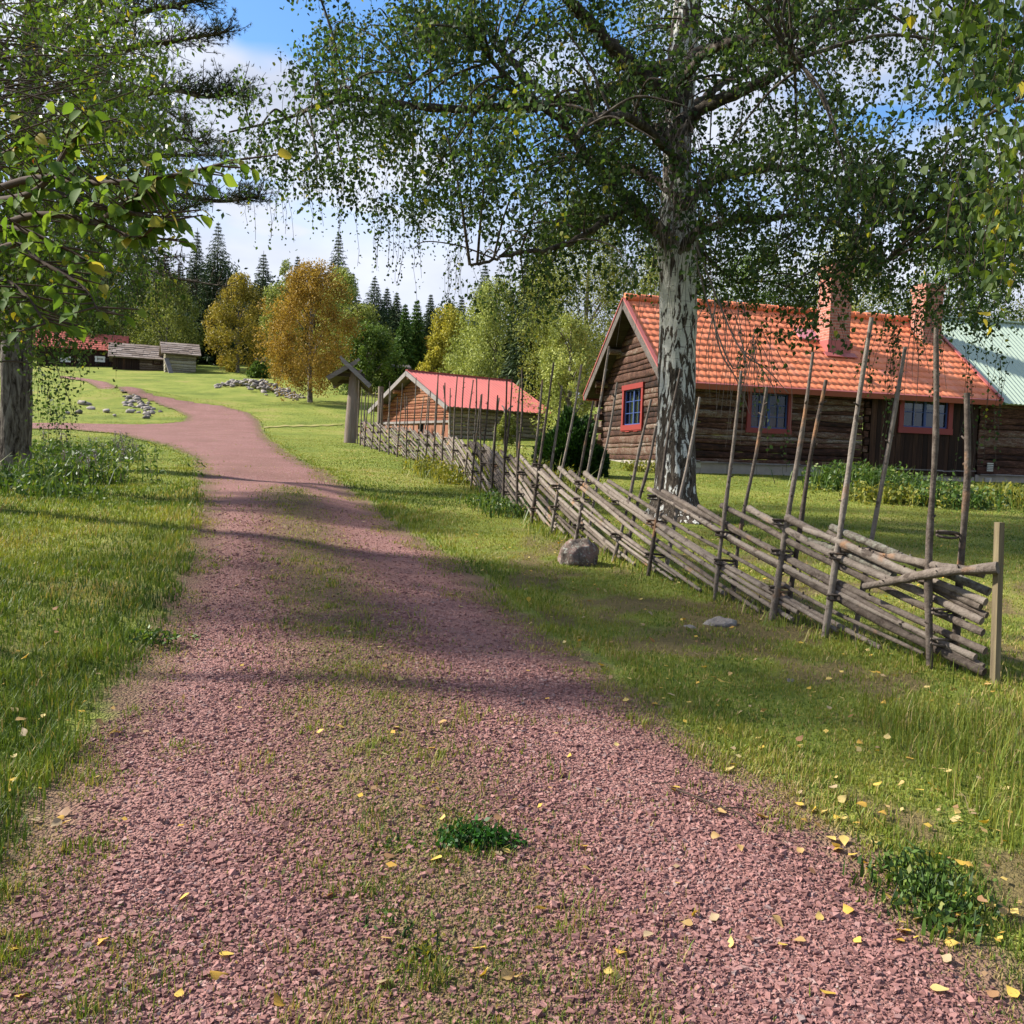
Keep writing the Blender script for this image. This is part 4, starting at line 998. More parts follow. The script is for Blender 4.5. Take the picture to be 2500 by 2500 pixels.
m_twig = mat('twig'); q = N(m_twig); q.out((.07, .05, .038), .85, None, .1)
m_twiggrey = mat('grey_twig'); q = N(m_twiggrey); q.out((.16, .13, .11), .85, None, .1)
m_bleaf = leaf_mat('birch_leaves', [(0, (.016, .032, .011)), (.35, (.034, .062, .019)), (.7, (.060, .100, .030)), (.93, (.10, .145, .042)), (.975, (.30, .26, .03)), (1, (.42, .30, .03))], .38, (1.4, 1.5, .6), .6, .2)
m_bleaf2 = leaf_mat('near_birch_leaves', [(0, (.022, .046, .011)), (.4, (.048, .082, .018)), (.8, (.085, .125, .028)), (.95, (.14, .17, .04)), (.98, (.55, .40, .03)), (1, (.6, .42, .04))], .40, (1.5, 1.5, .5), .6, .2)
m_big = leaf_mat('broad_leaves', [(0, (.06, .12, .022)), (.4, (.10, .18, .032)), (.72, (.17, .235, .045)), (.88, (.27, .27, .06)), (.965, (.42, .32, .09)), (1, (.48, .17, .10))], .5, (1.4, 1.3, .5), .65, .15)
m_rowan = leaf_mat('rowan_leaves', [(0, (.030, .060, .010)), (.5, (.066, .120, .018)), (.9, (.12, .18, .028)), (.97, (.35, .28, .03)), (1, (.45, .10, .03))], .42, (1.4, 1.4, .4), .45, .35)
m_needle = leaf_mat('pine_needles', [(0, (.016, .034, .014)), (.6, (.045, .075, .030)), (1, (.085, .115, .05))], .12, None, .6, .2)
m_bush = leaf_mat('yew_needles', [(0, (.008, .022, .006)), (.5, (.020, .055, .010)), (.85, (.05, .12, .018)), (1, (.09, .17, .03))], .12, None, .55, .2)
def strand(mb, mbt, p, Ln, rs, lsz, gap=.035, dirh=None, thick=.0022, rnd=None, droop=.8, n_at=1, stem=True, aspect=.8, side=None):
    """a hanging twig with leaves"""
    if dirh is None: a = rs.uniform(0, 6.28); dirh = np.array([math.cos(a), math.sin(a), 0])
    n = max(3, int(Ln / gap)); t = np.linspace(0, 1, n)
    o = .42 * Ln * (1 - np.exp(-t * 2.0)); dz = -Ln * (t ** 1.35) * .9
    P = p[None] + dirh[None] * o[:, None] + UP[None] * dz[:, None]
    w = rs.normal(0, .010, (n, 3)).cumsum(0) * .6; P = P + w
    if stem: tube(mbt, P[::3] if n > 8 else P, thick, 3, False)
    Q = np.repeat(P[1:], n_at, 0) + rs.normal(0, lsz * .35, ((n - 1) * n_at, 3))
    add_leaves(mb, Q, lsz * rs.uniform(.65, 1.2, len(Q)), rs, droop, aspect, np.clip(rs.random(len(Q)) * .9 + (0 if rnd is None else rnd), 0, 1))

def strand_cloud(P, L_, rs, lsz, gap=.045, spread=.42, jit=.4, droop=.8, aspect=.8, tone=None, stems_every=1, stemr=.0022, leaf=m_bleaf, nlv=None):
    """vectorised hanging twigs: P (n,3) starts, L_ lengths; returns (leaf MB, stem MB)"""
    n = len(P); m = nlv or max(4, int(np.mean(L_) / gap)); t = np.linspace(0.04, 1, m)[None, :, None]
    a = rs.uniform(0, 2 * np.pi, n); D = np.stack([np.cos(a), np.sin(a), 0 * a], 1)[:, None, :]
    Lx = L_[:, None, None]
    C = P[:, None, :] + D * (spread * Lx * (1 - np.exp(-t * 2))) + UP * (-Lx * .9 * t ** 1.35) + (rs.normal(0, .02, (n, m, 3))).cumsum(1) * .6
    mb = MB(); Q = (C + rs.normal(0, lsz * jit, C.shape)).reshape(-1, 3)
    tn = np.repeat(tone if tone is not None else rs.normal(0, .12, n), m)
    add_leaves(mb, Q, lsz * rs.uniform(.6, 1.25, len(Q)), rs, droop, aspect, np.clip(rs.random(len(Q)) * .82 + .08 + tn * 1.0, 0, 1) * .965 + .035 * (rs.random(len(Q)) > .985), ovate=lsz > .05 and lsz < .09)
    ms = MB(); idx = np.arange(0, m, max(1, m // 5))
    S = C[::stems_every][:, idx]; ns, k = S.shape[:2]
    off = np.array([[1, 0, 0], [-.5, .87, 0], [-.5, -.87, 0]]) * stemr
    V = S[:, :, None, :] + off[None, None]
    b = (np.arange(ns)[:, None] * k + np.arange(k - 1)[None])[:, :, None] * 3; j = np.arange(3)[None, None]; j2 = (j + 1) % 3
    Fq = np.stack([b + j, b + j2, b + 3 + j2, b + 3 + j], -1).reshape(-1, 4)
    ms.add(V.reshape(-1, 3), Fq, 0)
    return mb, ms

# ================================================================ the big birch
TY = 14.0; rs = np.random.default_rng(31)
tb0 = dep(1648, 1290, TY); tb0[2] = float(G(tb0[0], tb0[1]))
birch = thing('birch_tree', tb0, 'big old birch with white and black fissured trunk leaning over the fence', 'tree')
tr = [(1648, 1300, 62), (1648, 1255, 52), (1649, 1180, 46), (1650, 1080, 43), (1653, 950, 41), (1656, 820, 40), (1656, 700, 40), (1652, 610, 43), (1655, 540, 46), (1652, 440, 37), (1652, 330, 38), (1658, 220, 38), (1668, 100, 37), (1678, 0, 35), (1690, -150, 30), (1700, -400, 24), (1690, -800, 12), (1700, -1150, 4)]
P = np.array([dep(a, b, TY + .0008 * (1300 - b)) for a, b, c in tr]); R = np.array([(1.12 if b > 600 else .96) * c / FPX * TY for a, b, c in tr])
nn = 200; tt = np.linspace(0, len(P) - 1, nn); Pc = bezier(P, (len(P) - 1) * 12); t0 = np.linspace(0, len(P) - 1, len(Pc)); Rc = np.interp(t0, np.arange(len(P)), R)
def bark_tube(P, R, sides, amp, seed, flare=0):
    mb = MB(); tube(mb, P, R, sides, True); V = mb.V[0]; n = len(P)
    for i in range(n):
        for j in range(sides):
            k = i * sides + j; d = V[k] - P[i]; r0 = np.linalg.norm(d) + 1e-6
            u = Vector((d[0] / r0 * 2.2, d[1] / r0 * 2.2, V[k][2] * 1.1 + seed)); f = mnoise.noise(u * 1.6) * .6 + mnoise.noise(Vector((u.x * 4, u.y * 4, u.z * 2.2))) * .5
            f2 = mnoise.noise(Vector((d[0] / r0 * 1.5, d[1] / r0 * 1.5, V[k][2] * .4 + seed)))
            V[k] = P[i] + d * (1 + amp * f + .10 * f2)
    return mb
mb = bark_tube(Pc, Rc, 56, .10, 1.0)
# root flare
V = mb.V[0]; zb = tb0[2]
hgt = np.clip(1 - (V[:, 2] - zb) / .45, 0, 1); c_ = P[1]
ang = np.arctan2(V[:, 1] - c_[1], V[:, 0] - c_[0]); fl = 1 + .32 * hgt ** 2 * (1 + .6 * np.sin(ang * 5 + 1)); V[:, 0] = c_[0] + (V[:, 0] - c_[0]) * fl; V[:, 1] = c_[1] + (V[:, 1] - c_[1]) * fl
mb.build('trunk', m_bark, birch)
limbs = [
 ([(1640, 600, 0), (1576, 526, -.2), (1492, 447, -.5), (1427, 373, -.8), (1375, 303, -1.0), (1300, 240, -1.2), (1200, 150, -1.3)], .13, .03),
 ([(1640, 160, 0), (1561, 186, .1), (1480, 222, .2), (1399, 242, .3), (1300, 262, .3), (1200, 264, .2), (1050, 265, .0), (940, 248, -.1), (850, 240, -.2), (760, 265, -.3), (700, 290, -.3), (560, 322, -.3)], .11, .015),
 ([(1645, 330, 0), (1560, 300, .6), (1440, 290, 1.0), (1305, 210, 1.3), (1226, 126, 1.5), (1142, 116, 1.5), (1086, 140, 1.4), (1010, 200, 1.3)], .09, .015),
 ([(1660, 260, 0), (1561, 177, -.5), (1492, 112, -.9), (1427, 42, -1.2), (1370, -20, -1.5), (1250, -150, -2), (1150, -220, -2.4)], .13, .03),
 ([(1560, 500, -.2), (1496, 526, -.6), (1389, 596, -1.2), (1259, 620, -1.8), (1150, 650, -2.2)], .06, .015),
 ([(1665, 330, 0), (1692, 290, -.1), (1722, 259, -.2), (1810, 222, -.5), (1904, 171, -.8), (1966, 119, -1.0), (2080, 40, -1.2), (2180, -60, -1.3)], .12, .03),
 ([(1672, 180, 0), (1697, 140, .1), (1759, 111, .2), (1914, 93, .4), (2018, 52, .6), (2110, 10, .7), (2300, -50, .9)], .11, .03),
 ([(1660, 620, 0), (1690, 575, -.1), (1722, 559, -.2), (1785, 541, -.4), (1862, 533, -.7), (1966, 523, -1.0), (2095, 570, -1.3), (2160, 640, -1.5)], .085, .015),
 ([(1665, 500, 0), (1750, 440, .4), (1880, 410, .6), (2000, 425, .6), (2131, 487, .3), (2225, 523, .1), (2354, 616, -.2), (2430, 700, -.3)], .085, .02),
 ([(1660, 560, 0), (1700, 600, .5), (1740, 640, .8), (1800, 690, 1.0)], .05, .012),
 ([(1655, 420, 0), (1640, 380, -1.0), (1560, 300, -2.2), (1480, 280, -3.4), (1400, 330, -4.2)], .09, .02),
 ([(1655, 300, 0), (1720, 240, 1.2), (1800, 180, 2.4), (1880, 150, 3.6)], .09, .02),
 ([(1660, 200, 0), (1740, 120, -1.3), (1860, 100, -2.6), (1960, 160, -3.6)], .08, .02),
 ([(1655, 480, 0), (1560, 420, 1.2), (1440, 380, 2.4), (1300, 400, 3.2)], .07, .02),
]
LIMBP = [Pc[60:]]
for pts, r0, r1 in limbs:
    Pb = bezier([dep(a, b, TY + .3 + c) for a, b, c in pts], 40); Pb = Pb + rs.normal(0, .012, Pb.shape)
    LIMBP.append(Pb); mb = MB(); tube(mb, Pb, np.linspace(r0, r1, len(Pb)) * (1 + .10 * rs.normal(size=len(Pb))), 10, True)
    for _ in range(7):      # side branches
        j = rs.integers(len(Pb) // 4, len(Pb) - 2); a = rs.uniform(0, 6.28); L1 = rs.uniform(.45, 1.05); dv = nv([math.cos(a), math.sin(a), rs.uniform(-.1, .6)])
        c1 = Pb[j] + dv * L1 * .5 + UP * .1; c2 = Pb[j] + dv * L1 + UP * rs.uniform(-.25, .1)
        Q = bezier([Pb[j], c1, c2, c2 + dv * .18 - UP * .12], 18); tube(mb, Q, np.linspace(max(.009, r0 * .2), .005, len(Q)), 6, True)
    mb.build('limb', m_limb, birch)
# crown density read off the photo: rows of 60 px, columns of 100 px from x=400
rows = {
 0:   "000000 5 66665 99977 8988 8777665".replace(' ', ''),
}
DM = [  # y0 each 60px: columns x=400..2500 step 100 (21 columns)
 "000267786778877766555",
 "000177777888776554345",
 "001176777888777555345",
 "011266677888776663346",
 "032677777888754663356",
 "013788888888755664566",
 "002788888988765665567",
 "001588888999776666678",
 "000357778999876777888",
 "000034556889888888888",
 "000000344567888999988",
 "000000012344788899988",
 "000000001231345556665",
 "000000000000011222332",
 "000000000000000000101",
]
cells = []; w = []
for i, r_ in enumerate(DM):
    for j, ch in enumerate(r_):
        if ch != '0': cells.append((400 + j * 100, i * 60)); w.append(float(ch) ** 1.35)
for i in range(-24, 0):      # above the photo's upper edge the crown narrows to its top
    for j in range(21):
        x = 450 + j * 100 - 1650; y = (-i * 60)
        e = (x / 1050) ** 2 + (y / 1500) ** 2
        if e < 1: cells.append((400 + j * 100, i * 60)); w.append(6.0 * (1 - e) ** .3)
cells = np.array(cells, float); w = np.array(w); w /= w.sum()
nC = 470
ci = rs.choice(len(cells), nC, p=w); cx_ = cells[ci, 0] + rs.uniform(0, 100, nC); cy_ = cells[ci, 1] + rs.uniform(0, 60, nC) - 40
xr = np.abs(cx_ - 1650) / FPX * TY; dm = np.sqrt(np.clip(6.8 ** 2 - xr ** 2, 1.0, None)) * .62
cY = TY + .2 + np.clip(rs.normal(0, .55, nC), -1, 1) * dm
front = (np.abs(cx_ - 1655) < 85) & (cy_ < 760) & (rs.random(nC) < .9); cY = np.where(front, TY + rs.uniform(.8, 3.6, nC), cY)
kk_ = rs.integers(9, 28, nC); px = np.repeat(cx_, kk_); py = np.repeat(cy_, kk_); n = len(px)
P = depv(px, py, np.repeat(cY, kk_)); csz = np.repeat(rs.uniform(.6, 1.3, nC), kk_)
P = P + rs.normal(0, 1, (n, 3)) * np.array([.34, .34, .13]) * csz[:, None]
win_ = ((px > 1975) & (px < 2110) & (py > 540) & (py < 860) & (rs.random(n) < .75)) | ((px > 2225) & (px < 2320) & (py > 620) & (py < 860) & (rs.random(n) < .55))

hold = (np.abs(px - 1655) < 70) & (py < 760); P[:, 1] = np.where(hold & (P[:, 1] < TY + .4) & (rs.random(n) < .85), P[:, 1] + 1.5, P[:, 1])
CC = depv(cx_, cy_, cY); LPTS = np.concatenate(LIMBP); mbb = MB()
for c in CC:
    dd_ = np.linalg.norm(LPTS - c, axis=1); j = np.argmin(dd_)
    if dd_[j] > 2.3: continue
    a0 = LPTS[j]; m_ = (a0 + c) / 2 + UP * .12 * dd_[j]; Q = bezier([a0, m_, c + UP * .05, c + (c - a0) * .15 - UP * .12], 18); tube(mbb, Q, np.linspace(.010 + .008 * dd_[j], .004, len(Q)), 5, False)
mbb.build('small_branches', m_limb, birch)
Ls = rs.uniform(.22, .70, n); P = P[~win_]; Ls = Ls[~win_]; n = len(P)
mbl, mbs = strand_cloud(P, Ls, rs, .068, spread=.45, nlv=15, jit=.9, droop=.6, stems_every=1, stemr=.0030)
# hanging lower fringe
fr_ = [(x, y) for x, y in [(650, 430), (700, 440), (760, 380), (880, 500), (950, 520), (1000, 560), (1050, 500), (1100, 620), (1160, 600), (1230, 640), (1300, 690), (1420, 640)] for _ in range(7)]
px = np.array([a for a, b in fr_]) + rs.normal(0, 28, len(fr_)); py = np.array([b for a, b in fr_]) + rs.normal(0, 25, len(fr_))
P2 = depv(px, py, TY + rs.normal(0, .8, len(fr_)))
a_, b_ = strand_cloud(P2, rs.uniform(.6, 1.1, len(P2)), rs, .045, spread=.12, nlv=15, jit=.6, stemr=.0030); mbl.add(a_.V[0], a_.F[0], a_.A[0], False); mbs.add(b_.V[0], b_.F[0], 0)
# long leafy strands in front of the cottage porch, bare twigs over its roof
for (x, y, k, L1) in ((2215, 800, 4, 1.6), (2180, 760, 5, 1.2), (2370, 830, 5, 2.0), (2140, 830, 3, .8), (1870, 900, 3, .9), (1905, 560, 4, 1.0), (2440, 850, 4, 1.4), (2300, 760, 5, 1.0), (1790, 900, 2, .7), (1905, 1010, 1, .8)):
    Pk = depv(x + rs.normal(0, 22, k), y + rs.normal(0, 20, k), TY - 2.2 + rs.normal(0, .4, k))
    a_, b_ = strand_cloud(Pk, L1 * rs.uniform(.6, 1.1, k), rs, .048, spread=.12, nlv=26, jit=.5, stemr=.003); mbl.add(a_.V[0], a_.F[0], a_.A[0], False); mbs.add(b_.V[0], b_.F[0], 0)
mbl.build('foliage', m_bleaf, birch)
mbs.build('twigs', m_twig, birch)
mb = MB()
for (x, y, L1, k) in ((1770, 740, 2.1, 22), (1840, 820, 1.6, 26), (1640, 480, 2.6, 26), (1670, 330, 2.6, 26), (1640, 250, 2.0, 18), (1690, 560, 1.8, 14), (2090, 520, 1.2, 30), (2330, 620, 1.2, 10), (2250, 780, 1.5, 10)):
    for _ in range(k):
        p = dep(x + rs.normal(0, 26), y + rs.normal(0, 22), TY - (.5 if 1600 < x < 1700 else 1.4) + rs.normal(0, .18)); a = rs.uniform(0, 6.28); h = np.array([math.cos(a), math.sin(a), 0]); l = L1 * rs.uniform(.3, .8)
        c = p + h * l * .15 - UP * l * .4; e = p + h * l * .22 - UP * l + rs.normal(0, .05, 3)
        Q = bezier([p, c + rs.normal(0, .03, 3), e], 8); tube(mb, Q, np.linspace(.006, .0022, len(Q)), 4, False)
# one bare branch arching down over the roof
for pts in ([(1690, 600, -.9), (1740, 780, -1.4), (1790, 900, -1.6), (1820, 860, -1.6), (1880, 930, -1.7), (1900, 990, -1.7)], [(1740, 770, -1.3), (1760, 860, -1.4), (1800, 930, -1.5), (1830, 1010, -1.5)], [(1700, 600, -1.2), (1800, 840, -1.6), (1870, 900, -1.7), (1925, 960, -1.8)]):
    Q = bezier([dep(a, b, TY + c) for a, b, c in pts], 24); tube(mb, Q, np.linspace(.014, .005, len(Q)), 5, False)
mb.build('bare_twigs', m_twiggrey, birch)

# ================================================================ right: near birch boughs hanging into the picture
t = thing('birch_tree', (7.2, 5.5, float(G(7.2, 5.5))), 'birch boughs with large bright leaves hanging in at the upper right corner', 'tree')
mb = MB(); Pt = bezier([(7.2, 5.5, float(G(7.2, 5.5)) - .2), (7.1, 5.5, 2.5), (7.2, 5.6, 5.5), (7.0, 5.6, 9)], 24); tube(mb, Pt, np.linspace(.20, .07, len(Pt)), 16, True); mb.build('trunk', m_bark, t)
mb = MB()
for k in range(7):
    Q = bezier([(7.1, 5.5, 3.6 + k * .25), (6.0, 5.4 + rs.normal(0, .3), 4.5 + k * .15), (4.2 - .25 * (k % 3), 5.6 + rs.normal(0, .6), 4.5 + k * .08), (2.9 + .3 * (k % 4), 5.5 + rs.normal(0, .6), 3.9)], 20); tube(mb, Q, np.linspace(.05, .01, len(Q)), 8, True)
mb.build('limb', m_limb, t)
n = 150; u = rs.random(n)
px = 2500 - np.abs(rs.normal(0, 95, n)) + rs.uniform(0, 260, n) * (rs.random(n) < .35); py = rs.uniform(-500, 560, n)
px = np.where(py < 230, px - rs.uniform(0, 140, n) * (rs.random(n) < .8), px)
P = depv(px, py, rs.uniform(4.4, 6.2, n))
mbl, mbs = strand_cloud(P, rs.uniform(.35, .75, n), rs, .060, spread=.25, nlv=15, jit=.5, droop=1.0, aspect=.82, stemr=.0018)
mbl.build('foliage', m_bleaf2, t); mbs.build('twigs', m_twig, t)

# ================================================================ left: pine with the thick trunk
PY = 17.5; p0 = dep(36, 1130, PY); p0[2] = float(G(p0[0], p0[1]))
pine = thing('pine_tree', p0, 'pine with thick rough trunk and dark needle boughs at the left edge', 'tree')
P = [dep(36, 1170, PY)] + [dep(a, b, PY) for a, b in ((38, 1090), (40, 980), (40, 850), (42, 760), (45, 640), (50, 560), (60, 400), (75, 200), (90, 0), (100, -300), (110, -700))]
Pc = bezier(P, 130); R = np.interp(np.linspace(0, 1, len(Pc)), [0, .08, .3, .55, .8, 1], [.31, .285, .26, .24, .2, .06])
bark_tube(Pc, R, 44, .10, 5.0).build('trunk', m_pinebark, pine)
boughs = [[(70, 260, 0), (290, 128, -.6), (430, 100, -.8), (550, 78, -1)], [(75, 200, 0), (300, 50, -1.2), (440, 10, -1.4), (530, -20, -1.5)], [(70, 330, 0), (373, 224, -1), (497, 236, -1.2), (588, 228, -1.3)],
          [(62, 440, 0), (290, 451, -1), (517, 490, -1.4), (630, 480, -1.5)], [(60, 480, 0), (250, 400, .5), (420, 380, .6), (560, 380, .6)], [(80, 150, 0), (200, 40, -1.5), (300, -20, -2), (420, -60, -2)], [(58, 520, 0), (250, 480, .8), (400, 520, 1), (480, 500, 1)],
          [(85, 60, 0), (250, -60, 1), (430, -100, 1.3), (560, -90, 1.5)], [(70, 320, 0), (180, 250, 2), (330, 230, 2.5), (450, 300, 2.7)], [(70, 380, 0), (250, 330, -1.5), (380, 330, -2), (500, 350, -2.2)]]
mb = MB(); mbn = MB(); tuft = []
for bi, pts in enumerate(boughs):
    Q = bezier([dep(a, b, PY + c) for a, b, c in pts], 30); tube(mb, Q, np.linspace(.075, .014, len(Q)), 8, True)
    for j in range(8, len(Q)):
        for _ in range(5):
            dv = nv([rs.normal(.5, .5), rs.normal(0, .8), rs.uniform(-.15, .7)]); l = rs.uniform(.25, .75) * (.5 + .8 * (1 - j / len(Q)) + .2); e = Q[j] + dv * l
            tube(mb, [Q[j], (Q[j] + e) / 2 + rs.normal(0, .03, 3), e + UP * .05], [.010, .007, .004], 4, False)
            for f in np.linspace(.35, 1, 5): tuft.append((Q[j] + (e - Q[j]) * f + rs.normal(0, .03, 3), dv))
T = np.array([a for a, b in tuft]); Dv = np.array([b for a, b in tuft]); print('pine tufts', len(T))
k = 17; B = np.repeat(T, k, 0); D = np.repeat(Dv, k, 0) * .6 + rs.normal(0, .6, (len(B), 3)) + UP * .25; D /= np.linalg.norm(D, axis=1)[:, None]
S_ = np.cross(D, rs.normal(size=D.shape)); S_ /= np.linalg.norm(S_, axis=1)[:, None]; l = rs.uniform(.05, .085, len(B))[:, None]
V = np.stack([B - S_ * .0035, B + S_ * .0035, B + D * l], 1).reshape(-1, 3); mbn.add(V, np.arange(len(V)).reshape(-1, 3), np.repeat(rs.random(len(T)), k) * .8 + rs.random(len(B)) * .2, False)
mb.build('limb', m_limb, pine); mbn.build('needles', m_needle, pine)
# dead lichened lower branches
mb = MB()
for pts in ([(60, 640, 0), (150, 668, -1), (330, 655, -2), (420, 677, -2.3), (550, 700, -2.6)], [(60, 620, 0), (200, 690, -1), (320, 640, -1.6), (440, 625, -2)], [(60, 700, 0), (180, 640, -1), (300, 600, -1.6)], [(60, 560, 0), (200, 560, -.5), (350, 600, -1), (400, 660, -1)]):
    Q = bezier([dep(a, b, PY + c) for a, b, c in pts], 30); tube(mb, Q, np.linspace(.05, .008, len(Q)), 7, True)
    for j in range(6, len(Q)):
        for _ in range(4):
            dv = nv([rs.normal(.4, .5), rs.normal(0, .5), rs.normal(0, .3)]); e = Q[j] + dv * rs.uniform(.1, .5); tube(mb, [Q[j], e, e - UP * rs.uniform(.03, .25)], [.007, .005, .003], 4, False)
mb.build('dead_branch', m_limb, pine)

# ================================================================ left: leafy trees between pine and road
def leafy(label, cat, root, trunk_top, regions, leafm, lsz, seed, trunk_r=.09, barkm=m_limb, aspect=.75, droop=.6, nlv=14, Lr=(.2, .6), spread=.5, stemr=.002, limbs=()):
    r = np.random.default_rng(seed); root = np.array([root[0], root[1], float(G(root[0], root[1]))]); t = thing('leafy_tree' if cat == 'tree' else 'shrub', root, label, cat)
    mb = MB(); Q = bezier([root - UP * .2, root + (np.array(trunk_top) - root) * .5 + r.normal(0, .06, 3), trunk_top], 20); tube(mb, Q, np.linspace(trunk_r, trunk_r * .4, len(Q)), 12, True, wob=.08); mb.build('trunk', barkm, t)
    Ps = []; mbb = MB()
    for (x0, x1, y0, y1, Y0, Y1, n) in regions:
        px = r.uniform(x0, x1, n); py = r.uniform(y0, y1, n); k = vnoise(px, py, .014, seed) + .3 * r.random(n) > .38; px, py = px[k], py[k]
        Ps.append(depv(px, py, r.uniform(Y0, Y1, len(px))))
        c = dep((x0 + x1) / 2, (y0 + y1) / 2, (Y0 + Y1) / 2)
    P = np.concatenate(Ps)
    for pts in limbs:
        L0 = bezier([dep(*p) for p in pts], 24); tube(mbb, L0, np.linspace(trunk_r * .35, .004, len(L0)), 7, True)
    for i in r.choice(len(P), min(60, len(P)), replace=False):
        a = Q[r.integers(9, 20)]; e = P[i]; m_ = (a + e) / 2 + UP * .15 * np.linalg.norm(e - a) * r.uniform(.2, 1); C = bezier([a, m_, e], 12); tube(mbb, C, np.linspace(trunk_r * .18, .003, len(C)), 5, False)
    mbb.build('limb', m_twig, t)
    mbl, mbs = strand_cloud(P, r.uniform(*Lr, len(P)), r, lsz, spread=spread, nlv=nlv, jit=.8, droop=droop, aspect=aspect, stemr=stemr)
    mbl.build('foliage', leafm, t); mbs.build('twigs', m_twig, t); return t
leafy('birch with small dark leaves filling the upper left corner', 'tree', (-6.9, 10.8), (-6.6, 10.4, 7.0),
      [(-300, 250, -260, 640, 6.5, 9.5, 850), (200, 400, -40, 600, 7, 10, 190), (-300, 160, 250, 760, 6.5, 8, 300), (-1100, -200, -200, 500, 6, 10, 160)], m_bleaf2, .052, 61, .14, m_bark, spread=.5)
leafy('rowan with bright green feathery leaves at the upper left', 'tree', (-4.8, 5.6), (-4.2, 5.9, 4.6),
      [(-200, 380, -100, 360, 5.0, 6.6, 260), (150, 400, 60, 400, 5.2, 6.6, 130), (250, 430, 250, 480, 5.4, 6.6, 60), (0, 330, 480, 620, 5.4, 6.6, 60)], m_rowan, .042, 62, .05, m_limb, aspect=.42, droop=.35, nlv=20, Lr=(.15, .34), spread=1.3)
leafy('dark leafed tree drooping beside the pine trunk at the left', 'tree', (-8.2, 13.2), (-7.8, 13.5, 5.0),
      [(-60, 350, 480, 720, 12.0, 14.8, 800), (60, 200, 700, 830, 12.0, 14, 90), (90, 190, 780, 1010, 12.6, 13.4, 60), (180, 300, 760, 840, 12.4, 13.6, 14), (280, 420, 580, 700, 12.5, 14, 60)], m_bleaf, .05, 63, .12, m_limb, spread=.18, Lr=(.3, .8))
# near branch with broad leaves
r = np.random.default_rng(64); root = np.array([-2.6, 2.2, float(G(-2.6, 2.2))])
t = thing('bird_cherry', root, 'bird cherry branch with broad green and reddening leaves, close at the left', 'tree')
mb = MB(); Q = bezier([root - UP * .2, root + np.array([.05, .1, 1.0]), np.array([-2.3, 2.5, 2.4]), np.array([-2.2, 2.8, 3.4])], 20); tube(mb, Q, np.linspace(.07, .025, len(Q)), 12, True); mb.build('trunk', m_limb, t)
mb = MB(); mbl = MB(); tips = []
def big_leaf(mb, p, d, size, up, rn, curl):
    d = nv(d); s = nv(np.cross(d, up)); n_ = np.cross(s, d); prof = [(0, 0), (.05, .09), (.15, .21), (.32, .30), (.52, .30), (.70, .22), (.86, .10), (1.0, 0)]
    V = []; 
    for (u, w_) in prof:
        c = p + d * size * u - n_ * curl * size * u * u; V += [c - s * w_ * size + n_ * w_ * size * .28, c, c + s * w_ * size + n_ * w_ * size * .28]
    F = []
    for k in range(7): b = k * 3; F += [[b, b + 1, b + 4, b + 3], [b + 1, b + 2, b + 5, b + 4]]
    mb.add(V, F, rn, smooth=True)
brs = [[(-150, 520, 2.3), (60, 440, 2.2), (180, 445, 2.1), (290, 445, 2.0), (440, 425, 1.95), (580, 390, 1.9)], [(-150, 640, 2.4), (60, 530, 2.2), (240, 545, 2.1), (330, 580, 2.0), (415, 520, 1.95)],
       [(-100, 500, 2.3), (80, 470, 2.1), (165, 360, 2.1), (230, 280, 2.05)], [(-150, 700, 2.5), (20, 600, 2.3), (100, 640, 2.2), (200, 700, 2.15), (240, 760, 2.1)], [(-150, 450, 2.6), (0, 380, 2.5), (90, 330, 2.4)],
       [(240, 548, 2.1), (300, 500, 2.0), (350, 470, 2.0), (395, 440, 2.0)], [(-100, 760, 2.3), (0, 690, 2.2), (60, 720, 2.15), (110, 790, 2.1)], [(-100, 560, 2.2), (40, 560, 2.1), (140, 600, 2.05), (220, 640, 2.0)], [(100, 460, 2.2), (220, 500, 2.1), (320, 520, 2.0), (400, 540, 1.95)]]
for bi, pts in enumerate(brs):
    C = bezier([dep(*p) for p in pts], 26); tube(mb, C, np.linspace(.010, .0025, len(C)), 6, True)
    for j in range(5, len(C)):
        for _ in range(3 if r.random() < .6 else 4):
            T_ = nv(C[min(j + 1, len(C) - 1)] - C[j - 1]); sd = nv(np.cross(T_, UP)) * (1 if r.random() < .5 else -1)
            if r.random() < .3:
                e = C[j] + (sd + T_ * .5 + UP * r.uniform(-.1, .4)) * r.uniform(.03, .09); tube(mb, [C[j], e], [.0025, .0015], 4, False)
            else: e = C[j]
            d = sd * r.uniform(.2, .9) + T_ * r.uniform(-.2, .8) - UP * r.uniform(.1, .9) + np.array([0, r.normal(0, .5), 0])
            rn = r.random() * .7 + (.28 if (r.random() < .16 and j > 14) else 0); 
            if j > len(C) - 2 and r.random() < .4: rn = r.uniform(.88, 1)
            big_leaf(mbl, e, d, r.uniform(.024, .046), nv(UP + r.normal(0, .5, 3)), min(rn, 1), r.uniform(.05, .35))
C = bezier([np.array([-2.3, 2.5, 2.2]), np.array([-1.8, 2.5, 2.3]), dep(-150, 520, 2.3)], 14); tube(mb, C, np.linspace(.03, .011, len(C)), 8, True)
for pts in brs:
    if pts[0][0] < 0:
        C = bezier([np.array([-2.25, 2.5, 2.1]), (np.array([-2.25, 2.5, 2.1]) + dep(*pts[0])) / 2 + UP * .08, dep(*pts[0])], 12); tube(mb, C, np.linspace(.02, .010, len(C)), 7, True)
mb.build('branch', m_twig, t); mbl.build('foliage', m_big, t)

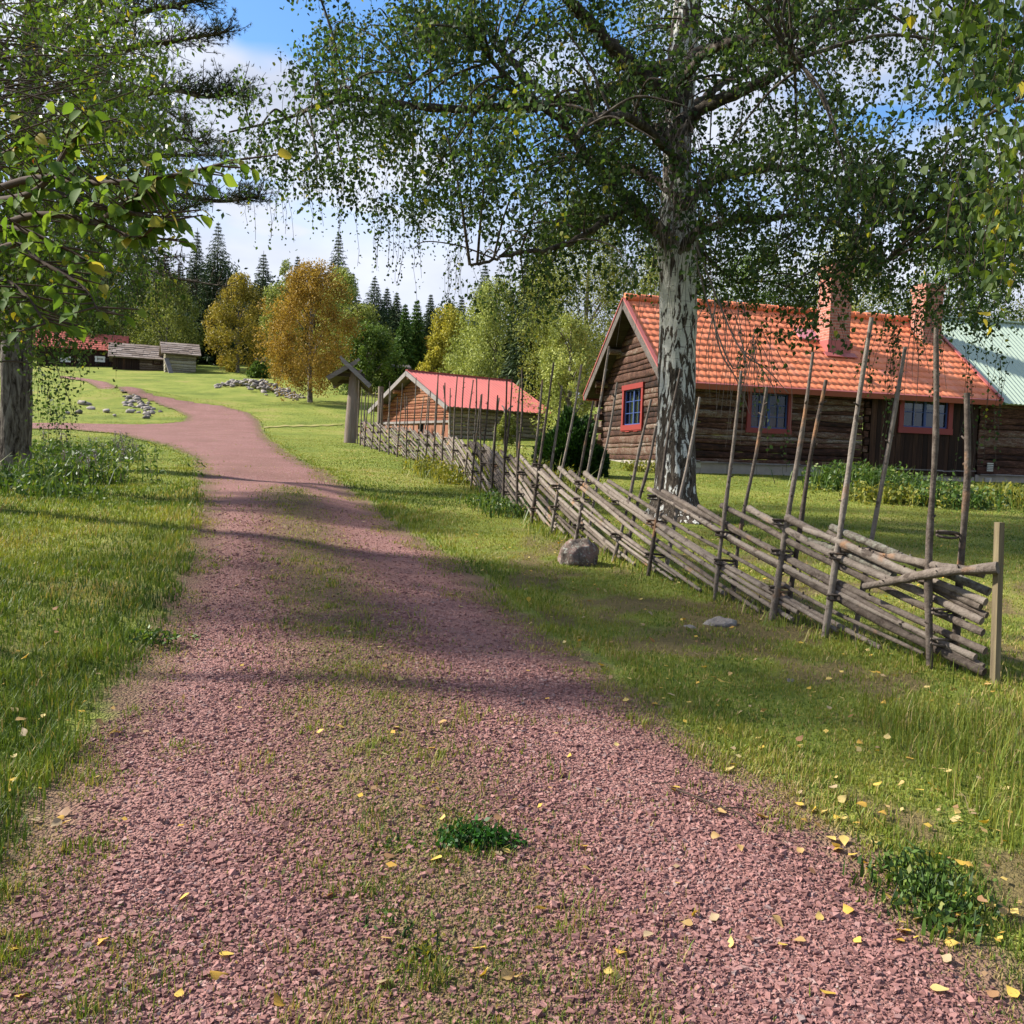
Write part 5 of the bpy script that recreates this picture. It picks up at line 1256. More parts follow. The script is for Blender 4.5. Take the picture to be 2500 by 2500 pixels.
# trees standing left of the picture: they throw the dappled shade on the lane
def shade_tree(root, h, r_, n, seed, label):
    r = np.random.default_rng(seed); root = np.array([root[0], root[1], float(G(*root))]); t = thing('leafy_tree', root, label, 'tree')
    mb = MB(); Q = bezier([root - UP * .2, root + UP * h * .5 + r.normal(0, .1, 3), root + UP * h * .93], 20); tube(mb, Q, np.linspace(.12, .03, len(Q)), 12, True); mb.build('trunk', m_limb, t)
    a = r.normal(size=(n, 3)); a /= np.linalg.norm(a, axis=1)[:, None]; rad = r.uniform(.35, 1, n) ** .6; P = root + UP * h * .62 + a * rad[:, None] * np.array([r_, r_, h * .38])
    k = vnoise(P[:, 0] + P[:, 2], P[:, 1], .9, seed) > .38; P = P[k]
    a_, b_ = strand_cloud(P, r.uniform(.4, .9, len(P)), r, .10, nlv=12, jit=1.2, stems_every=4); a_.build('foliage', m_bleaf, t)
shade_tree((-12.5, 8.5), 9.5, 3.2, 560, 72, 'tall leafy tree on the left bank, outside the picture')
shade_tree((-8.0, -2.6), 8, 2.8, 700, 73, 'leafy tree left of the lane behind the viewer')
# ================================================================ far trees
def lmat(name, a, b, c, tr=.25): return leaf_mat(name, [(0, a), (.5, b), (1, c)], tr, (1.2, 1.2, .7), .6, .15)
m_spr = lmat('spruce_needles', (.012, .026, .011), (.035, .062, .022), (.085, .12, .040), .05)
m_sprb = lmat('bright_spruce_needles', (.02, .05, .010), (.065, .13, .02), (.14, .22, .04), .08)
m_gold = lmat('golden_leaves', (.10, .09, .015), (.27, .22, .035), (.44, .32, .06))
m_rust = lmat('rusty_leaves', (.13, .085, .016), (.33, .21, .038), (.48, .32, .07))
m_olive = lmat('olive_leaves', (.06, .085, .018), (.18, .21, .042), (.34, .36, .09))
m_pale = lmat('pale_leaves', (.12, .15, .036), (.29, .33, .085), (.46, .49, .16))
m_yell = lmat('yellow_leaves', (.16, .15, .02), (.37, .34, .045), (.58, .50, .08))
m_green = lmat('green_leaves', (.028, .058, .010), (.09, .15, .024), (.19, .26, .05))
m_ftrunk = mat('far_trunk'); q = N(m_ftrunk); q.out(q.ramp(q.noise(q.obj(), 4, 4, .7), [(.35, (.05, .04, .035)), (.6, (.20, .18, .16)), (.7, (.40, .38, .35))]), .9, None, .1)
m_strunk = mat('spruce_trunk'); q = N(m_strunk); q.out((.06, .045, .035), .9, None, .1)
def ztop(px, py, Y): return dep(px, py, Y)
def spruce(px, top, Y, wpx, seed, label, m=m_spr, base=None, dens=1.0, group=None):
    r = np.random.default_rng(seed); tp = dep(px, top, Y); b = np.array([tp[0], Y, float(G(tp[0], Y))]); h = tp[2] - b[2]; R = wpx / FPX * Y / 2
    t = thing('spruce_tree', b, label, 'tree', group); mb = MB(); Q = np.linspace(b - UP * .2, tp, 14); tube(mb, Q, np.linspace(h * .012 + .04, .02, 14), 8, True); mb.build('trunk', m_strunk, t)
    P = []; D = []; Sz = []
    z = h * .03; 
    while z < h * .985:
        f = z / h; L1 = R * (1 - f) ** 1.0 * (1.12 - .25 * math.exp(-f * 9)) + .05; nb = max(6, int((8 + 6 * (1 - f)) * dens)); off = r.uniform(0, 6.28)
        for k in range(nb):
            a = off + k * 6.283 / nb + r.normal(0, .25); L2 = L1 * r.uniform(.70, 1.18); d = np.array([math.cos(a), math.sin(a), 0]); m_ = max(5, int(L2 / .13))
            u = np.linspace(.12, 1, m_); c = b + UP * z + d * (u * L2)[:, None] + UP * (-.30 * L2 * u * (1.25 - .65 * u) * (1.2 - .8 * f))[:, None]
            for q_ in range(4):
                s_ = np.array([-d[1], d[0], 0]); w_ = (1 - u) * L2 * .26 + .06
                P.append(c + s_ * (w_ * r.uniform(-1, 1, m_))[:, None] + r.normal(0, .04, (m_, 3))); D.append(np.repeat((d * .8 - UP * .5)[None], m_, 0)); Sz.append(np.full(m_, .07 + .26 * (1 - f) ** .8) * (Y / 100) ** .3)
        z += h * .011 + .19
    P = np.concatenate(P); D = np.concatenate(D) + r.normal(0, .35, (len(P), 3)); Sz = np.concatenate(Sz) * r.uniform(.8, 1.5, len(P))
    D /= np.linalg.norm(D, axis=1)[:, None]; S_ = np.cross(D, r.normal(size=D.shape)); S_ /= np.linalg.norm(S_, axis=1)[:, None]
    V = np.stack([P, P + D * Sz[:, None] * .8 + S_ * Sz[:, None] * .20, P + D * Sz[:, None] * 1.7, P + D * Sz[:, None] * .8 - S_ * Sz[:, None] * .20], 1).reshape(-1, 3)
    mb = MB(); mb.add(V, np.arange(len(V)).reshape(-1, 4), r.random(len(P)), False); mb.build('crown', m, t); return t
def broad(px, top, Y, wpx, seed, label, m, base_py=None, low=.06, lsz=.16, dens=1.0, weep=.5, shape='egg', x2=None, m2=None, group=None, name='leafy_tree'):
    r = np.random.default_rng(seed); tp = dep(px, top, Y); b = np.array([tp[0], Y, float(G(tp[0], Y))])
    h = tp[2] - b[2]; R = 1.12 * wpx / FPX * Y / 2
    t = thing(name, b, label, 'tree', group); mb = MB(); Q = bezier([b - UP * .2, b + UP * h * .4 + r.normal(0, .08, 3), b + UP * h * .92 + r.normal(0, .1, 3)], 16); tube(mb, Q, np.linspace(h * .012 + .07, .03, len(Q)), 8, True)
    for k in range(14):
        j = r.integers(3, 14); a = r.uniform(0, 6.28); e = Q[j] + np.array([math.cos(a), math.sin(a), 1.1]) * R * .55; tube(mb, bezier([Q[j], (Q[j] + e) / 2 + UP * .1, e], 6), np.linspace(.05, .015, 7)[:len(bezier([Q[j], e, e], 6))] if False else .03, 5, False)
    mb.build('trunk', m_ftrunk, t)
    nc = int(95 * dens); f = r.beta(1.25, 1.15, nc); f = low + (1 - low) * f
    prof = np.sin(np.pi * np.clip((f - low) / (1 - low), 0.05, 1) ** (.70 if shape == 'egg' else .8)) ** .5 if shape != 'cone' else (1 - (f - low) / (1 - low)) ** .7 + .05
    a = r.uniform(0, 6.283, nc); rad = R * prof * np.sqrt(r.uniform(.10, 1, nc)) * (.62 + .62 * vnoise(a * 1.1 + seed, f * 4.5, 1.0, seed % 40))
    C = b + np.stack([np.cos(a) * rad, np.sin(a) * rad, f * h - .25], 1)
    ncl = int(150 * dens ** .3); cs = R * .24 * r.uniform(.5, 1.35, nc)
    g = r.normal(size=(nc, ncl, 3)); g /= np.linalg.norm(g, axis=2)[..., None]; g *= (r.random((nc, ncl, 1)) ** .4)
    P = C[:, None] + g * cs[:, None, None] * np.array([1, 1, .8 + weep * .8]); P = P - UP * (weep * .35 * cs[:, None] * r.random((nc, ncl)))[..., None]
    P = P.reshape(-1, 3); P = P[P[:, 2] < tp[2] + .15]; n = len(P); tone = np.repeat(r.normal(0, .19, nc), ncl)[:n]
    mb = MB(); s_ = lsz * (Y / 75) ** .55 * r.uniform(.6, 1.4, n)
    add_leaves(mb, P, s_, r, weep, .6, np.clip(.5 + tone + r.normal(0, .22, n), 0, 1)); mb.build('crown', m, t); return t
SP = [(345, 583, 110, 70), (402, 606, 112, 45), (482, 556, 108, 62), (533, 541, 100, 105), (644, 612, 104, 78), (727, 624, 112, 50), (775, 640, 118, 36), (827, 567, 108, 82), (862, 665, 104, 60), (915, 676, 100, 84),
      (945, 700, 108, 60), (969, 712, 106, 50), (1052, 718, 108, 40), (1098, 730, 112, 48), (1128, 722, 100, 52), (612, 690, 112, 46), (590, 660, 116, 60), (150, 600, 112, 70), (60, 610, 108, 90), (235, 590, 112, 64), (1185, 640, 110, 80), (440, 640, 116, 50)]
ws = ['tall', 'slender', 'slim', 'broad dark', 'pointed', 'small distant', 'thin tipped', 'tallest narrow', 'short dark', 'dark pyramidal', 'dark', 'grey green', 'thin sparse', 'dim distant', 'pointed dark', 'narrow', 'distant', 'dark', 'wide dark', 'shadowed', 'tall dark', 'thin']
wh = ['above the grey outbuilding roof', 'left of the pale olive birch top', 'just left of the broad dark spruce', 'right of the raised storehouse', 'between the two golden autumn trees', 'above and left of the rusty tree top', 'just above the rusty tree top',
      'right of the rusty tree', 'at the shoulder of the tallest narrow spruce', 'behind the gate roof', 'behind the bright green spruces, left one', 'behind the bright green spruces, right one', 'left of the yellow birch', 'above the yellow birch', 'right of the yellow birch', 'right behind the golden tree',
      'behind the golden tree', 'behind the pine trunk', 'at the far left edge of the forest', 'left of the far cottage trees', 'behind the weeping birch', 'behind the broad dark spruce']
for i, (a, b, Y, w_) in enumerate(SP): spruce(a, b, Y, w_ * 1.75, 100 + i, f'{ws[i]} spruce {wh[i]}', group='spruces along the forest edge')
spruce(990, 742, 72, 66, 201, 'bright green spruce left of a twin, behind the gate', m_sprb, dens=1.5)
spruce(1018, 730, 73, 74, 202, 'bright green spruce right of its twin, behind the barn', m_sprb, dens=1.5)
spruce(1330, 520, 52, 190, 203, 'dark spruce with hanging boughs left of the cottage gable', m_spr, dens=1.5)
spruce(1290, 590, 60, 110, 204, 'narrow dark spruce between barn and cottage', m_spr, dens=1.3)
broad(410, 668, 92, 175, 301, 'large olive green birch behind the grey outbuildings', m_olive, dens=1.5)
broad(585, 668, 86, 128, 302, 'golden brown autumn tree right of the raised storehouse', m_gold, dens=1.3, low=.02)
broad(765, 640, 58, 205, 303, 'large rusty golden autumn tree on the lawn left of the gate', m_rust, dens=1.9, low=.13, lsz=.14)
broad(690, 690, 90, 110, 304, 'pale green birch between the two golden autumn trees', m_pale, dens=1.2)
broad(836, 655, 84, 130, 305, 'pale yellow green birch right behind the rusty tree', m_pale, dens=1.3)
broad(700, 636, 108, 70, 306, 'thin topped pale tree behind the golden trees', m_pale, dens=.7)
broad(900, 790, 66, 140, 307, 'rounded green tree behind the gate roof', m_green, dens=1.3)
broad(885, 745, 80, 130, 318, 'olive tree left of the bright green spruces', m_olive, dens=1.2)
broad(1095, 745, 72, 120, 308, 'yellow birch behind the barn roof', m_yell, dens=1.3)
broad(1050, 820, 80, 60, 309, 'small rusty tree left of the yellow birch', m_rust, dens=.8)
broad(1215, 680, 62, 190, 310, 'pale weeping birch behind the barn', m_pale, dens=1.8, weep=.9)
broad(1150, 800, 66, 120, 319, 'olive bush-like tree behind the barn ridge', m_olive, dens=1.1)
broad(1440, 480, 42, 330, 311, 'tall yellow green tree behind the cottage gable', m_yell if False else m_olive, dens=2.6, lsz=.13)
broad(1395, 760, 38, 150, 312, 'young maple with pale leaves beside the cottage', m_pale, dens=1.3, lsz=.13)
broad(1650, 560, 48, 260, 313, 'green tree behind the cottage roof, left part', m_olive, dens=1.8, lsz=.15)
broad(1850, 600, 50, 260, 314, 'green tree behind the cottage chimney', m_green, dens=1.8, lsz=.15)
broad(2080, 560, 50, 280, 315, 'tree behind the right half of the cottage', m_olive, dens=1.8, lsz=.15)
broad(2330, 590, 50, 280, 316, 'green tree behind the green roof', m_green, dens=1.8, lsz=.15)
broad(2560, 560, 50, 280, 317, 'olive tree at the right edge behind the green roof', m_olive, dens=1.5, lsz=.15)
broad(215, 690, 92, 150, 320, 'green tree rising above the far cottage roof', m_green, dens=1.4)
broad(80, 640, 96, 190, 321, 'olive tree at the far left above the lawn', m_olive, dens=1.4)
broad(300, 720, 98, 110, 322, 'olive tree between the far cottage and the large birch', m_olive, dens=1.1)
broad(632, 878, 80, 48, 323, 'small light green bush below the golden autumn trees', m_green, dens=.6, low=0.0, weep=.1, name='bush')
broad(1240, 1000, 36, 70, 324, 'small loose leafed lilac beside the barn wall', m_olive, dens=.45, lsz=.10, low=.25, name='lilac')
# forest closing the view on both sides and behind
r = np.random.default_rng(9)
mb = MB(); n = 150000
az = r.uniform(-.95, 1.1, n); rr_ = r.uniform(118, 135, n); X = rr_ * np.sin(az); Y = rr_ * np.cos(az); hmax = 6.0 + 5 * vnoise(az * 40, az * 0, 1, 3) + 2 * r.random(n) - 3.0 * (np.abs(az) < .2); Z = G(X, Y) + r.random(n) ** .8 * hmax
add_leaves(mb, np.stack([X, Y, Z], 1), .45 * r.uniform(.6, 1.4, n), r, .6, .45)
tag(mb.build('forest', m_spr), 'dark spruce forest closing the view behind the farm', 'forest', kind='stuff')

# ================================================================ bush, plants, stones, leaves
r = np.random.default_rng(15)
bp = at(1395, 1162); bl = dep(1322, 1080, bp[1])[0]; br = dep(1470, 1080, bp[1])[0]; bt = dep(1395, 1000, bp[1])[2]
bush = thing('conifer_bush', bp, 'dense dark green conifer bush beside the cottage gable', 'bush')
n = 26000; a = r.normal(size=(n, 3)); a /= np.linalg.norm(a, axis=1)[:, None]; a[:, 2] = np.abs(a[:, 2]) * 1.0 - .12
hw = (br - bl) / 2; lump = .80 + .28 * np.array([mnoise.noise(Vector(tuple(v * 2.4))) for v in a]) + .06 * r.random(n)
P = np.array([(bl + br) / 2, bp[1] + .4, bp[2] + .02]) + a * (lump * r.uniform(.80, 1.04, n))[:, None] * np.array([hw * 1.32, hw * 1.0, (bt - bp[2]) * 1.12])
D = a * .9 + r.normal(0, .35, (n, 3)) + UP * .25; D /= np.linalg.norm(D, axis=1)[:, None]; S_ = np.cross(D, r.normal(size=D.shape)); S_ /= np.linalg.norm(S_, axis=1)[:, None]; l = r.uniform(.06, .16, n)[:, None]
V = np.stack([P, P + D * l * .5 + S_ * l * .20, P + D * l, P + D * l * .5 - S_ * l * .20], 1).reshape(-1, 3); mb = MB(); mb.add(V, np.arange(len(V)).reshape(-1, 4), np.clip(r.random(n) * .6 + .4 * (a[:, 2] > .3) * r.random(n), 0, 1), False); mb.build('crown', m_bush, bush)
mb = MB()
for k in range(9): e = a[k * 7] * hw * .7; tube(mb, [bp + np.array([.1, .4, 0]), bp + np.array([.1, .4, 0]) + e + UP * .5], [.04, .015], 6, True)
mb.build('stem', m_limb, bush)

m_herb = leaf_mat('herb_leaves', [(0, (.025, .055, .012)), (.5, (.06, .12, .02)), (.9, (.13, .20, .04)), (1, (.25, .26, .08))], .3, None, .5, .3)
m_herby = leaf_mat('yellowing_leaves', [(0, (.06, .09, .015)), (.5, (.18, .20, .03)), (1, (.34, .30, .05))], .3, None, .5, .3)
m_weed = leaf_mat('weed_leaves', [(0, (.012, .05, .010)), (.6, (.03, .11, .015)), (1, (.06, .17, .025))], .3, None, .5, .2)
m_lupin = leaf_mat('flower_spikes', [(0, (.10, .08, .07)), (.5, (.24, .20, .24)), (1, (.36, .32, .38))], .1, None, .7, .1)
def herb_patch(name, label, cat, pts, n, h, lsz, m, seed, sp=.35, blades_=0, spikes=0, aspect=.5):
    r = np.random.default_rng(seed); C = [at(*p) for p in pts]; t = thing(name, np.mean(C, 0), label, cat)
    mb = MB(); ms = MB(); bx = []
    for c in C:
        for _ in range(n):
            x, y = c[0] + r.normal(0, sp), c[1] + r.normal(0, sp * .8); z = float(G(x, y)) + (.035 if name == 'weed' else 0); hh = h * r.uniform(.5, 1.15); e = np.array([x + r.normal(0, .12 * h), y + r.normal(0, .12 * h), z + hh]); b0 = np.array([x, y, z - .02])
            tube(ms, [b0, (b0 + e) / 2 + r.normal(0, .02, 3), e], [.004, .003, .002], 4, False)
            k = int(16 * h / .5) + 5; f = r.uniform(.15, 1, k)[:, None]; P = b0 + (e - b0) * f + r.normal(0, lsz * .55, (k, 3)) * np.array([1, 1, .4]); P[:, 2] = np.maximum(P[:, 2], z + .02)
            add_leaves(mb, P, lsz * r.uniform(.6, 1.3, k), r, .15, aspect)
        for _ in range(blades_): bx.append((c[0] + r.normal(0, sp), c[1] + r.normal(0, sp)))
    if bx:
        bx = np.array(bx); blades(mb, bx[:, 0], bx[:, 1], G(bx[:, 0], bx[:, 1]), h * r.uniform(.7, 1.3, len(bx)), np.full(len(bx), .014 + .01 * h), r.random(len(bx)), r, .5)
    mb.build('leaves', m, t); ms.build('stem', m_twiggrey if spikes else m_herb, t)
    for _ in range(spikes):
        c = C[r.integers(len(C))]; x, y = c[0] + r.normal(0, sp), c[1] + r.normal(0, sp * .7); z = float(G(x, y)); m2 = MB(); hh = h * r.uniform(.9, 1.6)
        lean = r.normal(0, .08, 2); e = np.array([x + lean[0], y + lean[1], z + hh]); tube(m2, [[x, y, z], e], [.006, .004], 4, False)
        k = 40; f = r.uniform(.72, 1.02, k)[:, None]; b0 = np.array([x, y, z]); add_leaves(m2, b0 + (e - b0) * f + r.normal(0, .018, (k, 3)), .035, r, -.2, .5); m2.build('flower_spike', m_lupin, t)
    return t
herb_patch('lupins', 'faded lupins with grey purple spikes beside the pine trunk', 'plants', [(100, 1120), (150, 1125), (200, 1130), (245, 1125), (285, 1120), (120, 1170), (180, 1180), (240, 1175)], 34, .42, .10, m_herb, 1, .42, 60, 22, .35)
herb_patch('herb_tuft', 'leafy plants and weeds at the foot of the left bank', 'plants', [(20, 1190), (60, 1200), (120, 1215)], 26, .28, .08, m_herb, 2, .35, 60)
herb_patch('garden_bed', 'green perennials with long grassy leaves below the porch window', 'plants', [(2035, 1195), (2080, 1200), (2130, 1190), (2150, 1205)], 40, .55, .10, m_herb, 3, .42, 130)
herb_patch('garden_bed', 'yellowing ferns and perennials at the middle of the cottage bed', 'plants', [(2130, 1225), (2190, 1228), (2240, 1232)], 40, .34, .09, m_herby, 4, .40, 40)
herb_patch('garden_bed', 'dark green leafy plants at the right of the cottage bed', 'plants', [(2270, 1232), (2320, 1236), (2375, 1240), (2230, 1200)], 38, .42, .09, m_herb, 5, .42, 40)
herb_patch('garden_bed', 'brownish dry grasses and plants at the right edge below the green roof', 'plants', [(2430, 1228), (2480, 1235), (2530, 1240)], 24, .42, .08, m_herby, 6, .40, 200)
herb_patch('herb_tuft', 'pale green weeds under the gable window', 'plants', [(1555, 1150), (1575, 1152), (1600, 1150)], 12, .28, .09, m_herby, 7, .22, 30)
herb_patch('herb_tuft', 'brown and green weeds at the foot of the fence gap', 'plants', [(1040, 1150), (1075, 1165), (1110, 1180)], 26, .34, .07, m_herby, 8, .28, 90)
herb_patch('herb_tuft', 'green weeds under the fence rails left of the boulder', 'plants', [(1180, 1235), (1215, 1250), (1250, 1262)], 20, .25, .06, m_herb, 9, .2, 60)
herb_patch('flower_bed', 'mixed flowers and reddish leaves inside the fence before the barn', 'plants', [(1200, 1150), (1245, 1170), (1290, 1190), (1180, 1120), (1330, 1205)], 20, .5, .08, m_herby, 10, .45, 60)
herb_patch('weed', 'low dark green clover-like weed growing in the middle of the lane', 'plant', [(1130, 2085), (1160, 2078), (1190, 2092)], 42, .06, .026, m_weed, 11, .045, 0, 0, .6)
herb_patch('weed', 'light green creeping weed in the gravel below the dark weed', 'plant', [(1030, 2370), (1060, 2365)], 14, .03, .025, m_herby, 12, .04)
herb_patch('weed', 'bluish green weeds in the grass edge at the lower right', 'plant', [(2215, 2150), (2255, 2195), (2290, 2240)], 20, .07, .028, m_herb, 13, .09, 90)
herb_patch('weed', 'flat green weed at the left edge of the lane', 'plant', [(375, 1575), (395, 1578)], 12, .06, .04, m_herb, 14, .08)
herb_patch('weed', 'small green weeds in the gravel left of the dark weed', 'plant', [(960, 2110), (985, 2090), (965, 2290)], 12, .03, .02, m_herb, 16, .05)
# long grass at the fence foot and lower right
mb = MB(); xs = []; ys = []
for s in np.arange(0, 17, .022):
    for _ in range(3 if s < 10 else 2): c = F_at(s); xs.append(c[0] + r.normal(0, .16)); ys.append(c[1] + r.normal(0, .14))
xs, ys = np.array(xs), np.array(ys); blades(mb, xs, ys, G(xs, ys), r.uniform(.05, .17, len(xs)), np.full(len(xs), .004) + .0006 * np.hypot(xs, ys), np.clip(r.normal(.55, .22, len(xs)), 0, 1), r, .6)
n = 9000; p1, p2 = at(2480, 1900), at(2300, 2300); xs = r.uniform(1.9, 4.2, n); ys = r.uniform(2.3, 5.2, n); s = poly_sdf(np.stack([xs, ys], 1), RD); k = s < -.22 - .2 * r.random(n); xs, ys = xs[k], ys[k]
blades(mb, xs, ys, G(xs, ys), r.uniform(.06, .20, len(xs)), np.full(len(xs), .0045), np.clip(r.normal(.58, .2, len(xs)), 0, 1), r, .55)
tag(mb.build('long_grass', m_grass), 'longer tufted grass along the fence foot and lower right verge', 'grass', kind='stuff')

m_stone = mat('field_stone'); q = N(m_stone); v = q.obj()
c = q.ramp(q.math('ADD', q.math('MULTIPLY', q.noise(v, 5, 5, .65), .7), q.math('MULTIPLY', q.attr('rnd'), .35)), [(.25, (.08, .072, .066)), (.5, (.22, .195, .175)), (.7, (.38, .335, .30)), (.85, (.36, .24, .20))])
q.out(q.mix(q.mr(q.noise(v, 14, 4, .7), .56, .64, 0, .7), c, (.32, .31, .27)), .9, q.bump(q.noise(v, 12, 5, .7), .8, .04), .15)
def stone(name, c, sx, sy, sz, seed, parent=None, sub=10):
    r = np.random.default_rng(seed); th = np.linspace(0, np.pi, sub); ph = np.linspace(0, 2 * np.pi, sub * 2, endpoint=False); V = []
    off = r.uniform(0, 50)
    for a in th:
        for b in ph:
            d = np.array([math.sin(a) * math.cos(b), math.sin(a) * math.sin(b), math.cos(a)]); f = 1 + (.26 if sub > 20 else .38) * mnoise.noise(Vector(tuple(d * 1.3 + off))) + .16 * mnoise.noise(Vector(tuple(d * 3.4 + off)))
            d = d if sub > 20 else np.sign(d) * np.abs(d) ** .8; V.append(d * f * np.array([sx, sy, sz]))
    n2 = len(ph); F = [[i * n2 + j, (i + 1) * n2 + j, (i + 1) * n2 + (j + 1) % n2, i * n2 + (j + 1) % n2] for i in range(sub - 1) for j in range(n2)]
    mb = MB(); mb.add(V, F, r.random()); o = mb.build(name, m_stone); o.location = Vector(tuple(c)); o.rotation_euler = (0, 0, r.uniform(0, 6)); return o
m_boulder = mat('boulder_stone'); q = N(m_boulder); v = q.obj()
c_ = q.ramp(q.noise(v, 7, 6, .7, .5), [(.3, (.05, .042, .038)), (.46, (.16, .125, .105)), (.56, (.25, .16, .135)), (.66, (.33, .30, .26))])
q.out(q.mix(q.mr(q.noise(v, 26, 5, .7), .54, .62, 0, .8), c_, (.36, .36, .31)), .95, q.bump(q.noise(v, 16, 6, .75), 1.0, .05), .1)
c = at(1410, 1375); o = stone('boulder', c + UP * .06, .20, .17, .185, 12, sub=24); o.rotation_euler = (0, 0, .3); o.data.materials[0] = m_boulder; tag(o, 'rounded pinkish grey boulder in the grass at the foot of the fence', 'stone')
for (x, y, s_, l) in ((1760, 1523, .14, 'flat mossy stone in the verge below the near fence stakes'), (1685, 1530, .06, 'small stone left of the flat mossy stone'), (1930, 1660, .05, 'small grey stone in the grass under the near rails')):
    c = at(x, y); o = stone('stone', c - UP * .01, s_, s_ * .7, s_ * .32, int(x), sub=12); tag(o, l, 'stone')
protos = [stone('stone', (0, 0, -50), .5, .38, .30, 900 + k, sub=7) for k in range(6)]
first = set(range(6))
def put(c, s, label, group):
    i = r.integers(6)
    if i in first: o = protos[i]; first.discard(i)
    else: o = protos[i].copy(); COL.objects.link(o)
    o.location = Vector((float(c[0]), float(c[1]), float(c[2]))); o.scale = (s * r.uniform(.8, 1.3), s * r.uniform(.8, 1.2), s * r.uniform(.6, 1.0)); o.rotation_euler = (r.normal(0, .2), r.normal(0, .2), r.uniform(0, 6.28)); tag(o, label, 'stone', group)
line = [(540, 947), (580, 940), (620, 942), (660, 952), (700, 966), (735, 975)]
LP_ = bezier([at(*p) for p in line], 60)
for k in range(230):
    j = r.integers(0, len(LP_)); c = LP_[j] + np.array([r.normal(0, .35), r.normal(0, .75), 0]); mid_h = .38 * math.exp(-((j / len(LP_) - .4) / .3) ** 2)
    c[2] = float(G(c[0], c[1])) + r.uniform(0, mid_h) + .05; put(c, r.uniform(.22, .48) * (1 if j < 45 else .6), 'one of the pale stones of the long cairn on the far lawn', 'stones of the cairn on the far lawn')
for (x, y, s_, l) in ((205, 988, 1.2, 'large pink-grey stone topmost in the loop of the lane'), (192, 1010, .8, 'grey block left in the stone group inside the lane loop'), (222, 1000, .7, 'pale flat stone behind the group in the lane loop'), (260, 1007, .8, 'pale grey stone right of the group in the lane loop'), (280, 1018, .5, 'small light stone lying low at the right of the loop group'), (165, 1012, .5, 'small grey stone at the left of the loop group'), (318, 1008, .7, 'grey stone at the foot of the small rubble slope')):
    c = at(x, y); put(c + UP * .08, s_ * .55, l, 'field stones in the lane loop')
for k in range(60):
    f = r.random(); c = at(300 + 75 * f + r.normal(0, 9), 972 + 38 * f + r.normal(0, 8)); put(c + UP * .03, r.uniform(.2, .42), 'one of the brownish rubble stones spilling down the mound in the lane loop', 'rubble stones in the lane loop')
for i in list(first): bpy.data.objects.remove(protos[i])

# fallen birch leaves
m_fall = leaf_mat('fallen_leaf', [(0, (.50, .40, .19)), (.35, (.56, .38, .06)), (.6, (.48, .28, .05)), (.8, (.36, .27, .16)), (1, (.26, .12, .05))], .2, None, .6, .3)
def fl_mesh(rn, seed):
    r = np.random.default_rng(seed); prof = [(0, 0), (.16, .30), (.34, .36), (.55, .27), (.8, .11), (1, 0)]; V = []
    cu = r.uniform(-1.2, 1.3)
    for (u, w_) in prof: V += [[-w_, u - .45, w_ * w_ * cu + u * u * .12], [0, u - .45, u * u * .1], [w_, u - .45, w_ * w_ * cu + .02]]
    F = []
    for k in range(5): b = k * 3; F += [[b, b + 1, b + 4, b + 3], [b + 1, b + 2, b + 5, b + 4]]
    mb = MB(); mb.add(V, F, rn); return mb.build('fallen_leaf', m_fall)
pl = [fl_mesh(k, i) for i, k in enumerate((.1, .3, .4, .55, .7, .8, .95, .2))]; usedp = set()
spots = []
for k in range(250):
    c_ = r.random()
    if c_ < .50: px, py = r.uniform(1500, 2500), r.uniform(1640, 2450)
    elif c_ < .62: px, py = r.uniform(1000, 1700), r.uniform(1250, 1700)
    elif c_ < .80: px, py = r.uniform(600, 1500), r.uniform(1450, 2450)
    elif c_ < .92: px, py = r.uniform(0, 400), r.uniform(1500, 2200)
    else: px, py = r.uniform(0, 1500), r.uniform(2000, 2500)
    spots.append((px, py))
edge = [(1950, 1975), (1985, 1990), (2010, 1995), (1965, 2015), (1995, 2030), (2030, 2060), (2045, 2085), (2060, 2065), (2080, 2100), (2120, 2180), (2135, 2195), (2170, 2205), (2205, 2290), (2310, 2280), (2470, 2440), (2310, 2360), (2240, 2260), (1880, 1900), (550, 2360), (530, 2410), (1080, 1790), (1950, 2325), (1895, 2275), (680, 2480), (1065, 2140)]
spots += edge
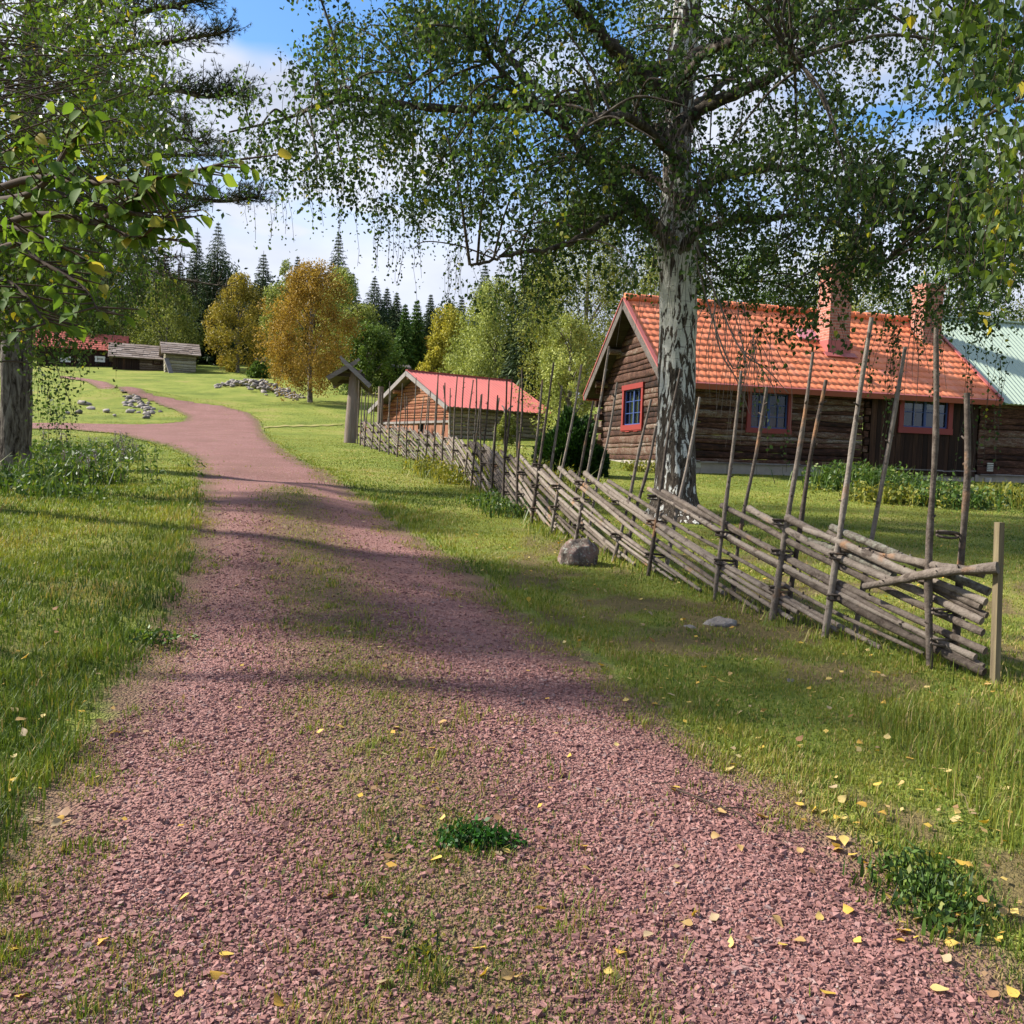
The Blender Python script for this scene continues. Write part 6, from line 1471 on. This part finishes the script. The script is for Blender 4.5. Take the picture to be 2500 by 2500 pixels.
for i, (px, py) in enumerate(spots):
    c = at(px, py); sd = poly_sdf(np.array([c[:2]]), RD)[0]; j = int(r.integers(len(pl)))
    if i < 250 and sd > .1 and r.random() < .55: continue
    if j not in usedp: o = pl[j]; usedp.add(j)
    else: o = pl[j].copy(); COL.objects.link(o)
    z = float(RZ([c[0]], [c[1]])[0][0]) + .012 if sd > -.15 else c[2] + .03 + .03 * r.random()
    o.location = (float(c[0]), float(c[1]), z); s_ = r.uniform(.034, .054) if i < 250 else r.uniform(.042, .056); o.scale = (s_, s_, s_); o.rotation_euler = (r.normal(0, .35), r.normal(0, .35), r.uniform(0, 6.28))
    if sd > 0: tag(o, 'fallen yellow birch leaf lying on the reddish gravel', 'leaf', 'fallen leaves on the gravel')
    else: tag(o, 'fallen yellow birch leaf lying in the grass verge', 'leaf', 'fallen leaves in the grass')
for i in range(len(pl)):
    if i not in usedp: bpy.data.objects.remove(pl[i])
# litter of small leaves further off
n = 2600; rl = 3.0 * (26 / 3.0) ** r.random(n); al = r.uniform(-.5, .56, n); xs = rl * np.sin(al); ys = rl * np.cos(al); zr, sd_, _m = RZ(xs, ys)
kl = r.random(n) < np.where(sd_ > 0, .10, np.where(xs > 0, .75, .25)) * (.35 + vnoise(xs, ys, 1.2, 71)); xs, ys, zr, sd_ = xs[kl], ys[kl], zr[kl], sd_[kl]; n = len(xs)
P = np.stack([xs, ys, np.where(sd_ > -.2, zr, G(xs, ys)) + .02], 1); th = r.uniform(0, 6.28, n); d = np.stack([np.cos(th), np.sin(th), r.normal(0, .25, n)], 1); sv = np.stack([-np.sin(th), np.cos(th), r.normal(0, .3, n)], 1); ls = (r.uniform(.020, .040, n) * (1 + .02 * np.hypot(xs, ys)))[:, None]
V = np.stack([P, P + d * ls * .4 + sv * ls * .36, P + d * ls, P + d * ls * .4 - sv * ls * .36], 1).reshape(-1, 3); mb = MB(); mb.add(V, np.arange(len(V)).reshape(-1, 4), r.random(n), False)
tag(mb.build('leaf_litter', m_fall), 'scattered litter of small fallen leaves over lawn and verge', 'leaf litter', kind='stuff')
# fallen twig on the lane
mb = MB()
def gp(px, py, lift=.02): c = at(px, py); return np.array([c[0], c[1], float(RZ([c[0]], [c[1]])[0][0]) + lift])
for pts, r0 in (([(1650, 1955), (1700, 1975), (1760, 2000), (1805, 2015), (1835, 2045)], .005), ([(1700, 1975), (1740, 1960), (1760, 1950)], .003), ([(1740, 1990), (1750, 2015)], .003), ([(1590, 1940), (1650, 1935)], .003), ([(1640, 1960), (1620, 1930)], .003), ([(1770, 2000), (1820, 2000), (1835, 2020)], .003)):
    Q = bezier([gp(*p) for p in pts], 14); tube(mb, Q, np.linspace(r0, r0 * .5, len(Q)), 6, True)
tag(mb.build('fallen_twig', m_twig), 'thin dark forked twig lying on the right side of the lane', 'twig')
